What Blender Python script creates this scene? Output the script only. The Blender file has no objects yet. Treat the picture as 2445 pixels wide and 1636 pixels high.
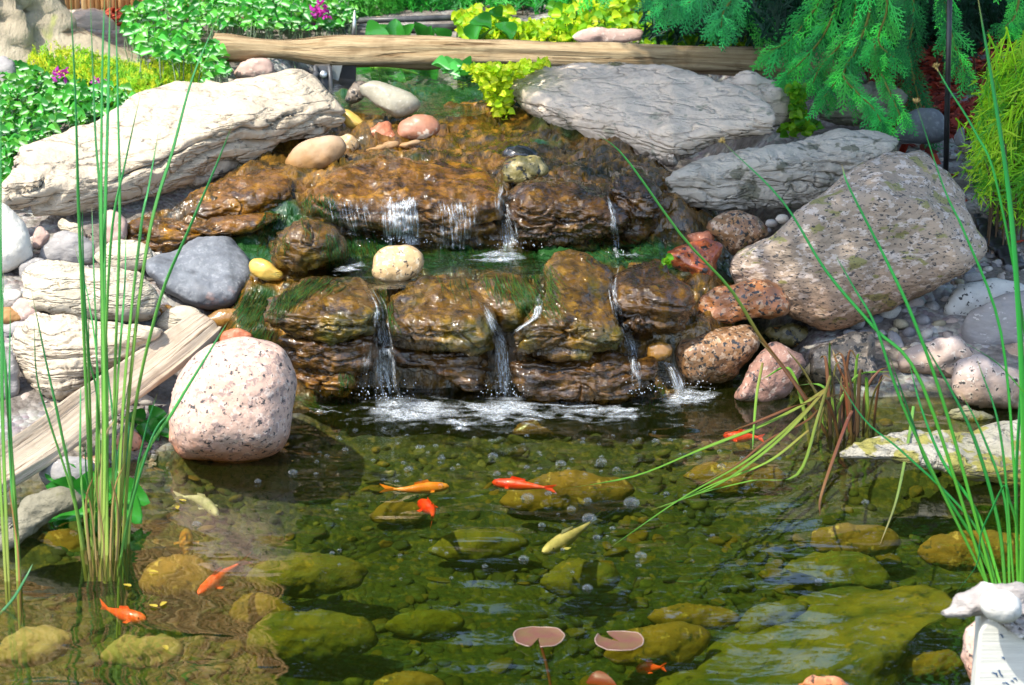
import bpy, math, random
import numpy as np
from mathutils import Vector
from mathutils.bvhtree import BVHTree

# ------------------------------------------------------------------ camera, sky, sun, exposure
SC = bpy.context.scene
COL = SC.collection
IW, IH = 2445.0, 1636.0
PITCH = math.radians(17.0)
LENS = 76.05
FPX = IW / 36.0 * LENS
CAMZ = 1.75
cam_d = bpy.data.cameras.new('camera')
cam_d.lens = LENS; cam_d.sensor_width = 36.0; cam_d.clip_end = 400.0; cam_d.clip_start = 0.05
cam_d.dof.use_dof = True; cam_d.dof.focus_distance = 5.5; cam_d.dof.aperture_fstop = 8.0
cam = bpy.data.objects.new('camera', cam_d); COL.objects.link(cam)
cam.location = (0, 0, CAMZ); cam.rotation_euler = (math.pi / 2 - PITCH, 0, 0)
SC.camera = cam

SUN = Vector((-0.42, -0.40, 0.82)).normalized()          # towards the sun
w = bpy.data.worlds.new('World'); SC.world = w; w.use_nodes = True
nt = w.node_tree
sky = nt.nodes.new('ShaderNodeTexSky'); sky.sky_type = 'NISHITA'; sky.sun_disc = False
sky.sun_elevation = math.asin(SUN.z); sky.sun_rotation = math.atan2(SUN.x, SUN.y)
sky.air_density = 1.0; sky.dust_density = 1.5
bg = nt.nodes['Background']; bg.inputs['Strength'].default_value = 0.15
nt.links.new(sky.outputs[0], bg.inputs['Color'])
sun_d = bpy.data.lights.new('sun', 'SUN'); sun_d.energy = 2.7; sun_d.angle = math.radians(0.5)
sun_d.color = (1.0, 0.94, 0.82)
sun = bpy.data.objects.new('sun', sun_d); COL.objects.link(sun)
sun.rotation_euler = SUN.to_track_quat('Z', 'Y').to_euler(); sun.location = (-3, -1, 8)
SC.view_settings.view_transform = 'Standard'; SC.view_settings.look = 'None'
SC.view_settings.gamma = 1.0; SC.view_settings.exposure = 1.45
SC.cycles.use_denoising = True
SC.cycles.max_bounces = 10; SC.cycles.transparent_max_bounces = 24
SC.cycles.caustics_reflective = False; SC.cycles.caustics_refractive = False
SC.cycles.sample_clamp_indirect = 4.0; SC.cycles.sample_clamp_direct = 40.0

# ------------------------------------------------------------------ helpers: noise, rays, ground
def vnoise(p, seed=0):
    p = np.asarray(p, float)
    i = np.floor(p).astype(np.int64); f = p - i; u = f * f * f * (f * (f * 6 - 15) + 10)
    out = np.zeros(len(p))
    for dx in (0, 1):
        wx = u[:, 0] if dx else 1 - u[:, 0]
        for dy in (0, 1):
            wy = u[:, 1] if dy else 1 - u[:, 1]
            for dz in (0, 1):
                wz = u[:, 2] if dz else 1 - u[:, 2]
                h = ((i[:, 0] + dx) * 73856093) ^ ((i[:, 1] + dy) * 19349663) ^ ((i[:, 2] + dz) * 83492791) ^ (seed * 2654435)
                h = (h ^ (h >> 13)) * 1274126177 & 0x7fffffff
                h = (h ^ (h >> 15)) * 69069 & 0x7fffffff
                out += wx * wy * wz * ((h >> 8 & 0xffff) / 32767.5 - 1.0)
    return out

def fbm(p, octv=4, seed=0, gain=0.5):
    s = np.zeros(len(p)); a = 1.0; q = np.asarray(p, float)
    for k in range(octv):
        s += a * vnoise(q, seed + k * 17); a *= gain; q = q * 2.03 + 5.1
    return s

CP, SP = math.cos(PITCH), math.sin(PITCH)
def ray(x, y):
    """direction with unit forward component for source-photo pixels"""
    a = (np.asarray(x, float) - IW / 2) / FPX; b = (IH / 2 - np.asarray(y, float)) / FPX
    return np.stack([a, CP + b * SP, -SP + b * CP], -1)
CAM = np.array([0, 0, CAMZ])
def at_z(x, y, z):
    r = ray(x, y); t = (z - CAMZ) / r[..., 2]
    return CAM + r * t[..., None]
def at_Y(x, y, Y):
    r = ray(x, y); return CAM + r * (Y / r[..., 1])[..., None]
def depth_of(P): return P[..., 1] * CP - (P[..., 2] - CAMZ) * SP
def sstep(a, b, x):
    t = np.clip((x - a) / (b - a), 0, 1); return t * t * (3 - 2 * t)

def G(X, Y):
    X = np.asarray(X, float); Y = np.asarray(Y, float)
    S = np.interp(X, [-3, -1.05, -0.6, -0.4, 0.6, 3], [4.5, 4.62, 5.05, 5.25, 5.25, 5.3])
    e = Y - S
    z = np.where(e > 0, np.interp(e, [0, .5, 1.0, 1.6, 2.4, 4, 8, 60], [0, .12, .26, .37, .46, .55, .6, .9]),
                 -np.interp(-e, [0, .12, .5, 1.2], [0, .06, .17, .30]))
    z = z - 0.24 * sstep(-.85, -.6, X) * (1 - sstep(.62, .85, X)) * sstep(5.1, 5.3, Y) * (1 - sstep(7.5, 7.9, Y))
    edge = np.maximum(1 - sstep(1.9, 2.5, Y), sstep(2.6, 3.1, np.abs(X)) * (1 - sstep(5, 5.3, Y)))
    return z * (1 - edge) + edge * 0.12

def hit(x, y, zo=0.0):
    x = np.atleast_1d(np.asarray(x, float)); y = np.atleast_1d(np.asarray(y, float))
    r = ray(x, y); ts = np.linspace(3.0, 16, 1200); best = np.full(len(x), 16.0); done = np.zeros(len(x), bool)
    for t in ts:
        P = CAM + r * t
        h = (P[:, 2] <= G(P[:, 0], P[:, 1]) + zo) & ~done
        best[h] = t; done |= h
        if done.all(): break
    return CAM + r * best[:, None]

# ------------------------------------------------------------------ helpers: objects
def tag(o, label=None, cat=None, group=None, kind=None):
    if label: o['label'] = label
    if cat: o['category'] = cat
    if group: o['group'] = group
    if kind: o['kind'] = kind
    return o

def mk(name, V, F, mat, parent=None, col=None, uv=None, smooth=True, origin=None):
    """link ONE mesh object; V are world positions (a child's too), origin becomes its location"""
    V = np.asarray(V, float)
    po = np.array(parent.location) if parent is not None else np.zeros(3)
    if parent is not None and parent.parent is not None: po = po + np.array(parent.parent.location)
    if origin is None:
        origin = V.mean(0); origin[2] = V[:, 2].min()
    origin = np.asarray(origin, float)
    me = bpy.data.meshes.new(name)
    if isinstance(F, np.ndarray):
        n = len(F); tri = (F[:, 2] == F[:, 3]) if F.shape[1] == 4 else np.zeros(n, bool)
        ln = np.where(tri, 3, F.shape[1]).astype(np.int32)
        keep = np.ones(F.shape, bool); keep[tri, 3] = False
        me.vertices.add(len(V)); me.vertices.foreach_set('co', (V - origin).ravel())
        me.loops.add(int(ln.sum())); me.loops.foreach_set('vertex_index', F[keep].astype(np.int32))
        me.polygons.add(n)
        me.polygons.foreach_set('loop_start', np.concatenate([[0], np.cumsum(ln)[:-1]]).astype(np.int32))
        me.polygons.foreach_set('loop_total', ln)
        me.update(calc_edges=True); me.validate()
    else:
        me.from_pydata([tuple(v) for v in V - origin], [], [tuple(f) for f in F]); me.update()
    if col is not None:
        c = np.ones((len(V), 4)); c[:, :3] = np.asarray(col).reshape(-1, 3)
        at = me.attributes.new('tint', 'FLOAT_COLOR', 'POINT'); at.data.foreach_set('color', c.ravel())
    if uv is not None:
        at = me.attributes.new('st', 'FLOAT2', 'POINT'); at.data.foreach_set('vector', np.asarray(uv, float).ravel())
    me.polygons.foreach_set('use_smooth', np.full(len(me.polygons), smooth))
    for m in (mat if isinstance(mat, (list, tuple)) else [mat]): me.materials.append(m)
    o = bpy.data.objects.new(name, me); COL.objects.link(o)
    if parent is not None: o.parent = parent
    o.location = origin - po
    return o

def empty(name, loc, label, cat, group=None):
    o = bpy.data.objects.new(name, None); COL.objects.link(o)
    o.location = tuple(loc); o.empty_display_size = 0.05
    return tag(o, label, cat, group)

def bind(o, parent):
    """make an already placed mesh a part of parent, keeping it where it is"""
    pl = np.array(parent.location)
    o.parent = parent; o.location = np.array(o.location) - pl

class MB:
    """collects quads/tris for one mesh"""
    def __init__(s): s.V = []; s.F = []; s.C = []; s.U = []; s.n = 0
    def add(s, V, F, col=None, uv=None):
        V = np.asarray(V, float); s.V.append(V); s.F.append(np.asarray(F, int) + s.n); s.n += len(V)
        s.C.append(np.tile(np.asarray(col if col is not None else (1, 1, 1), float), (len(V), 1)) if np.ndim(col) < 2 else np.asarray(col))
        s.U.append(np.zeros((len(V), 2)) if uv is None else np.asarray(uv, float))
    def build(s, name, mat, parent=None, **k):
        return mk(name, np.concatenate(s.V), np.concatenate(s.F), mat, parent, col=np.concatenate(s.C), uv=np.concatenate(s.U), **k)

def tube(mb, P, R, k=8, col=None, flat=1.0, side=None, cap=True):
    """tube along P with radii R; flat<1 squashes it along the second axis"""
    P = np.array(P, float); n = len(P); R = np.broadcast_to(np.asarray(R, float), (n,))
    T = np.gradient(P, axis=0); T /= np.linalg.norm(T, axis=1)[:, None] + 1e-12
    s0 = np.array([1.0, 0, 0]) if side is None else np.asarray(side, float)
    A = s0 - T * (T @ s0)[:, None]; bad = np.linalg.norm(A, axis=1) < 1e-3
    A[bad] = np.cross(T[bad], [0, 1, 0.3]); A /= np.linalg.norm(A, axis=1)[:, None]
    B = np.cross(T, A)
    th = np.linspace(0, 2 * math.pi, k, endpoint=False)
    V = P[:, None] + R[:, None, None] * (A[:, None] * np.cos(th)[None, :, None] + flat * B[:, None] * np.sin(th)[None, :, None])
    V = V.reshape(-1, 3)
    i = np.arange(n - 1)[:, None] * k; j = np.arange(k)[None]; j2 = (j + 1) % k
    F = np.stack([i + j, i + j2, i + k + j2, i + k + j], -1).reshape(-1, 4)
    uv = np.stack([np.tile(np.arange(k) / k, n), np.repeat(np.linspace(0, 1, n), k)], 1)
    if cap:
        c0 = len(V); V = np.vstack([V, P[0], P[-1]]); uv = np.vstack([uv, [0, 0], [0, 1]])
        a = np.arange(k); b = (a + 1) % k
        F = np.vstack([F, np.stack([np.full(k, c0), b, a, a], 1), np.stack([np.full(k, c0 + 1), (n - 1) * k + a, (n - 1) * k + b, (n - 1) * k + b], 1)])
    if col is not None and np.ndim(col) == 2 and len(col) == n:
        col = np.repeat(np.asarray(col), k, 0)
        if cap: col = np.vstack([col, col[0], col[-1]])
    mb.add(V, F, col, uv)

def smooth_line(P, n):
    """Catmull-Rom through P, n samples"""
    P = np.asarray(P, float); m = len(P)
    if m == 2: return P[0] + (P[1] - P[0]) * np.linspace(0, 1, n)[:, None]
    Q = np.vstack([2 * P[0] - P[1], P, 2 * P[-1] - P[-2]])
    t = np.linspace(0, m - 1 - 1e-9, n); i = t.astype(int); f = (t - i)[:, None]
    a, b, c, d = Q[i], Q[i + 1], Q[i + 2], Q[i + 3]
    return .5 * (2 * b + (c - a) * f + (2 * a - 5 * b + 4 * c - d) * f ** 2 + (3 * b - a - 3 * c + d) * f ** 3)

# ------------------------------------------------------------------ helpers: materials
class NT:
    def __init__(s, name):
        s.m = bpy.data.materials.new(name); s.m.use_nodes = True; s.t = s.m.node_tree
        s.t.nodes.clear(); s.out = s.t.nodes.new('ShaderNodeOutputMaterial')
    def n(s, typ, out=0, props=None, **inp):
        nd = s.t.nodes.new('ShaderNode' + typ)
        for k, v in (props or {}).items(): setattr(nd, k, v)
        for k, v in inp.items():
            k = k.replace('_', ' ')
            sk = nd.inputs[int(k[1:])] if k[0] == 'i' and k[1:].isdigit() else nd.inputs[k]
            if isinstance(v, bpy.types.NodeSocket): s.t.links.new(v, sk)
            else:
                if sk.type == 'RGBA' and len(v) == 3: v = (*v, 1)
                sk.default_value = v
        return nd.outputs[out]
    def coord(s, scale=(1, 1, 1), rot=(0, 0, 0), kind='Object'):
        nd = s.t.nodes.new('ShaderNodeTexCoord')
        return s.n('Mapping', Vector=nd.outputs[kind], Scale=scale, Rotation=rot)
    def geo(s, k): return s.t.nodes.new('ShaderNodeNewGeometry').outputs[k]
    def noise(s, v, scale, det=4, rough=.55, dist=0.0):
        return s.n('TexNoise', 0, Vector=v, Scale=scale, Detail=det, Roughness=rough, Distortion=dist)
    def ramp(s, f, stops, interp='LINEAR'):
        nd = s.t.nodes.new('ShaderNodeValToRGB'); s.t.links.new(f, nd.inputs[0]); cr = nd.color_ramp; cr.interpolation = interp
        while len(cr.elements) < len(stops): cr.elements.new(.5)
        for e, (p, c) in zip(cr.elements, stops):
            e.position = p; e.color = (c, c, c, 1) if not isinstance(c, (tuple, list)) else (*c, 1)
        return nd.outputs[0]
    def mix(s, f, a, b, blend='MIX'):
        nd = s.t.nodes.new('ShaderNodeMix'); nd.data_type = 'RGBA'; nd.blend_type = blend
        for sk, v in ((nd.inputs[0], f), (nd.inputs[6], a), (nd.inputs[7], b)):
            if isinstance(v, bpy.types.NodeSocket): s.t.links.new(v, sk)
            elif sk.type == 'RGBA': sk.default_value = (*v, 1) if len(v) == 3 else v
            else: sk.default_value = v
        return nd.outputs[2]
    def math(s, op, a, b=0.0, c=0.0): return s.n('Math', 0, {'operation': op}, i0=a, i1=b, i2=c)
    def bump(s, h, strength=.5, dist=.01, normal=None):
        k = dict(Height=h, Strength=strength, Distance=dist)
        if normal is not None: k['Normal'] = normal
        return s.n('Bump', **k)
    def attr(s, name, k='Color'):
        nd = s.t.nodes.new('ShaderNodeAttribute'); nd.attribute_name = name; return nd.outputs[k]
    def done(s, sh): s.t.links.new(sh, s.out.inputs[0]); return s.m

def lerp3(a, b, t): return tuple(x + (y - x) * t for x, y in zip(a, b))

def stone(name, a, b, spots=(), cracks=None, rough=.85, wet=0.0, bump=.5, grain=90, moss=None, stain=None, soft=.035, scale=1.0, streak=(1, 1, 1), rot=(0, 0, 0), crackdark=.35, low=None):
    """mineral: two tones mixed by noise, spots = ((colour, scale, threshold), ...), cracks = (scale, squash)"""
    m = NT(name); co = m.coord(streak, rot)
    c = m.mix(m.ramp(m.noise(co, 7 * scale, 6, .65), ((.35, 0.), (.65, 1.))), a, b)
    c = m.mix(m.math('MULTIPLY', m.ramp(m.noise(co, 38 * scale, 4), ((.42, 0.), (.66, 1.))), .35), c, tuple(x * .6 for x in a))
    for col, sc, th in spots:
        c = m.mix(m.ramp(m.noise(co, sc, 3, .6), ((th, 0.), (th + soft, 1.))), c, col)
    if stain is not None:            # iron stain: (colour, scale, threshold)
        c = m.mix(m.math('MULTIPLY', m.ramp(m.noise(m.coord(), stain[1], 5, .6), ((stain[2], 0.), (stain[2] + .12, 1.))), .85), c, stain[0])
    if low is not None:              # tide stain at the waterline: (colour, z from, z to)
        z = m.n('SeparateXYZ', 2, Vector=m.geo('Position'))
        z = m.math('ADD', z, m.math('MULTIPLY', m.math('SUBTRACT', m.noise(m.coord(), 16, 4), .5), .09))
        f = m.n('MapRange', 0, Value=z, From_Min=low[2], From_Max=low[1], To_Min=0., To_Max=1.)
        c = m.mix(m.math('MULTIPLY', f, .85), c, m.mix(1., c, low[0], 'MULTIPLY'))
    if moss is not None:
        c = m.mix(m.ramp(m.noise(m.coord(), moss[1], 6, .7), ((moss[2], 0.), (moss[2] + .1, 1.))), c, moss[0])
    h = m.noise(co, grain * scale, 5, .6)
    nrm = None
    if cracks is not None:
        cc = m.coord((cracks[0] * .55, cracks[0] * .55, cracks[0] * cracks[1]), rot)
        wob = m.n('TexNoise', 1, Vector=cc, Scale=1.3, Detail=4.)
        v = m.n('VectorMath', 0, {'operation': 'ADD'}, i0=cc, i1=m.n('VectorMath', 0, {'operation': 'SCALE'}, i0=wob, Scale=1.3))
        d = m.n('TexVoronoi', 0, {'feature': 'DISTANCE_TO_EDGE'}, Vector=v, Scale=1.)
        gate = m.ramp(m.noise(m.coord(), 7, 3), ((.50, 0.), (.64, 1.)))
        line = m.math('MULTIPLY', m.ramp(d, ((0., 1.), (.05, 0.))), gate)
        c = m.mix(line, c, tuple(x * crackdark for x in a))
        nrm = m.bump(m.ramp(d, ((0., 0.), (.12, 1.))), .9, .006)
    nrm = m.bump(h, bump, .006, nrm) if nrm is not None else m.bump(h, bump, .006)
    nrm = m.bump(m.noise(co, 26 * scale, 4), bump, .012, nrm)
    r = m.math('ADD', m.math('MULTIPLY', h, .25), rough - .12)
    sh = m.n('BsdfPrincipled', Base_Color=c, Roughness=r, Normal=nrm, Coat_Weight=wet, Coat_Roughness=.06, Coat_Normal=nrm, Specular_IOR_Level=.5 if wet else .3)
    return m.done(sh)

def leafmat(name, mul=(1, 1, 1), rough=.45, trans=.35, stripe=None, spec=.4):
    m = NT(name); c = m.mix(1., m.attr('tint'), mul, 'MULTIPLY')
    if stripe is not None:
        u = m.n('SeparateXYZ', 0, Vector=m.attr('st', 'Vector'))
        d = m.math('ABSOLUTE', m.math('SUBTRACT', u, .5))
        d = m.math('ADD', d, m.math('MULTIPLY', m.noise(m.coord(), 160, 2), .12))
        c = m.mix(m.ramp(d, ((.06, .8), (.30, 0.))), c, stripe)
    p = m.n('BsdfPrincipled', Base_Color=c, Roughness=rough, Specular_IOR_Level=spec)
    t = m.n('BsdfTranslucent', Color=m.mix(1., c, (1.25, 1.2, .55), 'MULTIPLY'))
    return m.done(m.n('MixShader', i0=trans, i1=p, i2=t))

# ------------------------------------------------------------------ materials
M = {}
M['cream'] = stone('cream_limestone', (.58, .485, .365), (.48, .405, .31), spots=(((.40, .33, .24), 9, .66), ((.15, .13, .11), 21, .675)), crackdark=.2, cracks=(9, 3.4), bump=.6, rot=(0, .25, 0))
M['grey_lime'] = stone('grey_limestone', (.70, .575, .45), (.57, .475, .375), spots=(((.36, .33, .25), 11, .64),), cracks=(9, 3.2), bump=.6, moss=((.17, .17, .07), 5, .62), rot=(0, -.12, 0))
M['ledge_lime'] = stone('ledge_limestone', (.52, .465, .385), (.37, .335, .275), spots=(((.19, .18, .13), 14, .6),), cracks=(9, 2.6), bump=.7, moss=((.18, .17, .06), 6, .63), rot=(0, -.1, 0))
M['cream_cob'] = stone('cream_cobble', (.58, .50, .37), (.46, .41, .32), spots=(((.30, .24, .15), 30, .66),), cracks=(14, 2.2), bump=.5, crackdark=.45)
M['white_cob'] = stone('white_cobble', (.70, .67, .60), (.60, .58, .53), spots=(((.42, .40, .35), 80, .64),), bump=.25)
M['grey_cob'] = stone('grey_cobble', (.33, .31, .30), (.24, .23, .225), spots=(((.44, .42, .40), 40, .64),), bump=.3, streak=(1, 1, 2.5))
M['slate'] = stone('blue_grey_stone', (.20, .215, .235), (.11, .12, .14), spots=(((.25, .26, .28), 80, .52), ((.07, .075, .085), 20, .56)), soft=.2, stain=((.42, .17, .09), 4.2, .63), bump=.35, rough=.6)
M['pinkgran'] = stone('pink_granite', (.62, .41, .32), (.52, .36, .29), spots=(((.64, .50, .42), 60, .56), ((.34, .24, .21), 62, .565), ((.07, .065, .065), 74, .605)), bump=.35, low=((.85, .34, .08), .0, .085))
M['orgran'] = stone('orange_granite', (.36, .13, .035), (.26, .10, .04), spots=(((.42, .24, .13), 50, .55), ((.015, .014, .014), 72, .555)), bump=.4, rough=.4, wet=.5, streak=(1, 1, 1.4))
M['redgran'] = stone('red_granite', (.36, .075, .018), (.22, .05, .015), spots=(((.46, .16, .05), 60, .58), ((.012, .010, .009), 52, .575)), bump=.45, rough=.3, wet=.8)
M['tangran'] = stone('tan_granite', (.30, .15, .06), (.18, .10, .055), spots=(((.42, .29, .19), 60, .54), ((.02, .02, .02), 85, .55), ((.12, .10, .02), 12, .62)), bump=.45, rough=.4, wet=.5)
M['pinkslab'] = stone('weathered_pink_granite', (.43, .335, .25), (.33, .26, .20), spots=(((.54, .46, .40), 40, .55), ((.26, .24, .10), 14, .60), ((.06, .06, .06), 110, .595), ((.11, .10, .095), 60, .62)), bump=.6, moss=((.085, .105, .018), 2.6, .57), low=((.62, .30, .09), .05, .30), streak=(.75, 1, 1.5), rot=(0, .5, 0))
M['dullpink'] = stone('dull_pink_granite', (.36, .185, .13), (.25, .15, .12), spots=(((.45, .33, .27), 60, .58), ((.06, .05, .05), 56, .6)), bump=.6, rough=.6, wet=.15)
M['darkgran'] = stone('dark_granite', (.19, .145, .10), (.115, .095, .08), spots=(((.34, .27, .20), 44, .56), ((.02, .02, .02), 50, .55), ((.30, .15, .04), 15, .62)), bump=.6, rough=.55, wet=.2)
M['palegran'] = stone('pale_pink_granite', (.47, .375, .335), (.40, .33, .30), spots=(((.55, .50, .46), 60, .57), ((.05, .05, .052), 62, .60)), bump=.4, low=((.55, .36, .10), .0, .12))
M['saltgran'] = stone('black_and_white_granite', (.58, .57, .53), (.47, .47, .43), spots=(((.05, .05, .05), 70, .61), ((.16, .19, .04), 9, .66)), bump=.4)
M['yelgran'] = stone('yellow_granite', (.58, .38, .17), (.48, .33, .18), spots=(((.62, .50, .33), 60, .56), ((.06, .045, .03), 74, .605)), bump=.4, rough=.55, wet=.25)
M['lichen'] = stone('mottled_yellow_stone', (.28, .22, .06), (.15, .13, .05), spots=(((.40, .32, .14), 34, .56), ((.02, .02, .012), 40, .56), ((.34, .14, .02), 22, .63)), bump=.5, rough=.4, wet=.5)
M['wetgrey'] = stone('half_wet_grey_stone', (.42, .39, .30), (.36, .33, .25), spots=(((.48, .45, .37), 120, .6),), bump=.2, rough=.5, wet=.25, low=((.42, .33, .10), .45, .50))
M['tan'] = stone('tan_pebble', (.52, .38, .25), (.44, .33, .24), spots=(((.30, .20, .12), 40, .66),), bump=.2, rough=.6, low=((.62, .40, .12), .42, .50))
M['yellow'] = stone('yellow_pebble', (.62, .38, .06), (.58, .41, .10), spots=(((.40, .28, .07), 60, .66),), bump=.2, rough=.45, wet=.3)
M['redstone'] = stone('red_stone', (.50, .14, .06), (.42, .17, .09), spots=(((.62, .38, .26), 40, .62),), bump=.6, rough=.55, wet=.2)
M['pinkcob'] = stone('pink_cobble', (.50, .34, .29), (.44, .32, .27), spots=(((.60, .50, .43), 50, .6),), bump=.3)
M['redoval'] = stone('red_brown_oval', (.44, .20, .12), (.34, .14, .075), spots=(((.60, .48, .38), 14, .57),), bump=.25, rough=.5, wet=.25)
M['brownwet'] = stone('wet_brown_pebble', (.30, .145, .02), (.20, .10, .02), spots=(((.10, .06, .02), 40, .64),), bump=.25, rough=.25, wet=.8)
M['blackwet'] = stone('wet_black_stone', (.03, .032, .034), (.02, .02, .02), bump=.25, rough=.2, wet=.8)
M['mossy'] = stone('mossy_dark_stone', (.05, .05, .035), (.03, .035, .03), bump=.4, rough=.35, wet=.5, moss=((.03, .07, .02), 7, .5))
M['soilstone'] = stone('back_boulder', (.30, .28, .22), (.21, .20, .14), cracks=(8, 1.6), bump=.6, moss=((.15, .15, .05), 5, .58))
M['sand'] = stone('sandstone', (.62, .52, .42), (.50, .42, .35), spots=(((.36, .30, .25), 7, .62),), bump=.5, streak=(1, 1, 3))
M['algaerock'] = stone('algae_covered_stone', (.19, .15, .009), (.035, .062, .008), soft=.14, spots=(((.27, .18, .010), 34, .60), ((.03, .04, .008), 16, .57), ((.02, .03, .006), 60, .62)), bump=.5)
M['algaegran'] = stone('submerged_orange_granite', (.25, .14, .012), (.12, .085, .012), soft=.10, spots=(((.06, .05, .015), 46, .59), ((.46, .32, .07), 40, .6)), bump=.4)
M['algaepale'] = stone('submerged_pale_stone', (.34, .26, .10), (.24, .19, .06), soft=.10, spots=(((.12, .10, .03), 46, .6),), bump=.4)
M['shore'] = stone('pale_shore_stone', (.36, .34, .29), (.28, .26, .20), spots=(((.24, .22, .06), 9, .50), ((.12, .11, .07), 20, .66)), cracks=(12, 2.4), bump=.8, low=((.42, .42, .12), .0, .06))
M['shelf'] = stone('damp_shelf_stone', (.24, .22, .16), (.17, .155, .10), spots=(((.30, .28, .22), 20, .58), ((.10, .10, .03), 14, .58)), bump=.7, soft=.1)
for i, c in enumerate([(.40, .38, .36), (.27, .27, .28), (.46, .38, .33), (.36, .32, .22), (.55, .51, .45), (.20, .20, .21)]):
    M['peb%d' % i] = stone('pebble_stone', c, tuple(x * .75 for x in c), spots=((tuple(min(1, x * 1.35) for x in c), 90, .6),), bump=.25, grain=160)

def wetrock(name, a, b, c3, green=.0):
    m = NT(name); co = m.coord()
    st = m.coord((1, 1, .4))
    c = m.mix(m.ramp(m.noise(co, 11, 6, .7), ((.38, 0.), (.60, 1.))), a, b)
    c = m.mix(m.ramp(m.noise(st, 24, 4, .6), ((.50, 0.), (.70, 1.))), c, c3)
    c = m.mix(m.ramp(m.noise(m.coord((1, 1, 2.2)), 15, 6, .7), ((.49, 0.), (.60, .9))), c, tuple(x * .14 for x in a))
    if green: c = m.mix(m.ramp(m.noise(co, 6, 4), ((.52, 0.), (.68, green))), c, (.075, .105, .008))
    n1 = m.bump(m.noise(m.coord((.8, .8, 2.)), 16, 4, .6), 1., .011)
    n1 = m.bump(m.noise(st, 44, 4, .6), .8, .003, n1)
    nc = m.bump(m.noise(m.coord((1, 1, .35)), 50, 3, .5, .8), 1., .0045, n1)
    return m.done(m.n('BsdfPrincipled', Base_Color=c, Roughness=.55, Normal=n1, Coat_Weight=1., Coat_IOR=1.55, Coat_Roughness=.06, Coat_Normal=nc, Specular_IOR_Level=.15))
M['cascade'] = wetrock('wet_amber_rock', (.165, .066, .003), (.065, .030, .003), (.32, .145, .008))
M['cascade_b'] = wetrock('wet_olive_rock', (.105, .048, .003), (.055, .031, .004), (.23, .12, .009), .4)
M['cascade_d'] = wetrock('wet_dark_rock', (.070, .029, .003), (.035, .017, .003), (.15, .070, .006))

# ------------------------------------------------------------------ rocks
WETBVH = []
def front_w(front, N, rim): return np.concatenate([front, np.ones((~rim).sum())])
def disc(N):
    a = np.linspace(-1, 1, N); X, Y = np.meshgrid(a, a); X = X.ravel(); Y = Y.ravel()
    r = np.where(np.abs(X) > np.abs(Y), X, Y); den = np.where(r == 0, 1, r)
    th = np.where(np.abs(X) > np.abs(Y), math.pi / 4 * Y / den, math.pi / 2 - math.pi / 4 * X / den)
    return np.abs(r), np.where(r < 0, th + math.pi, th)

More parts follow.
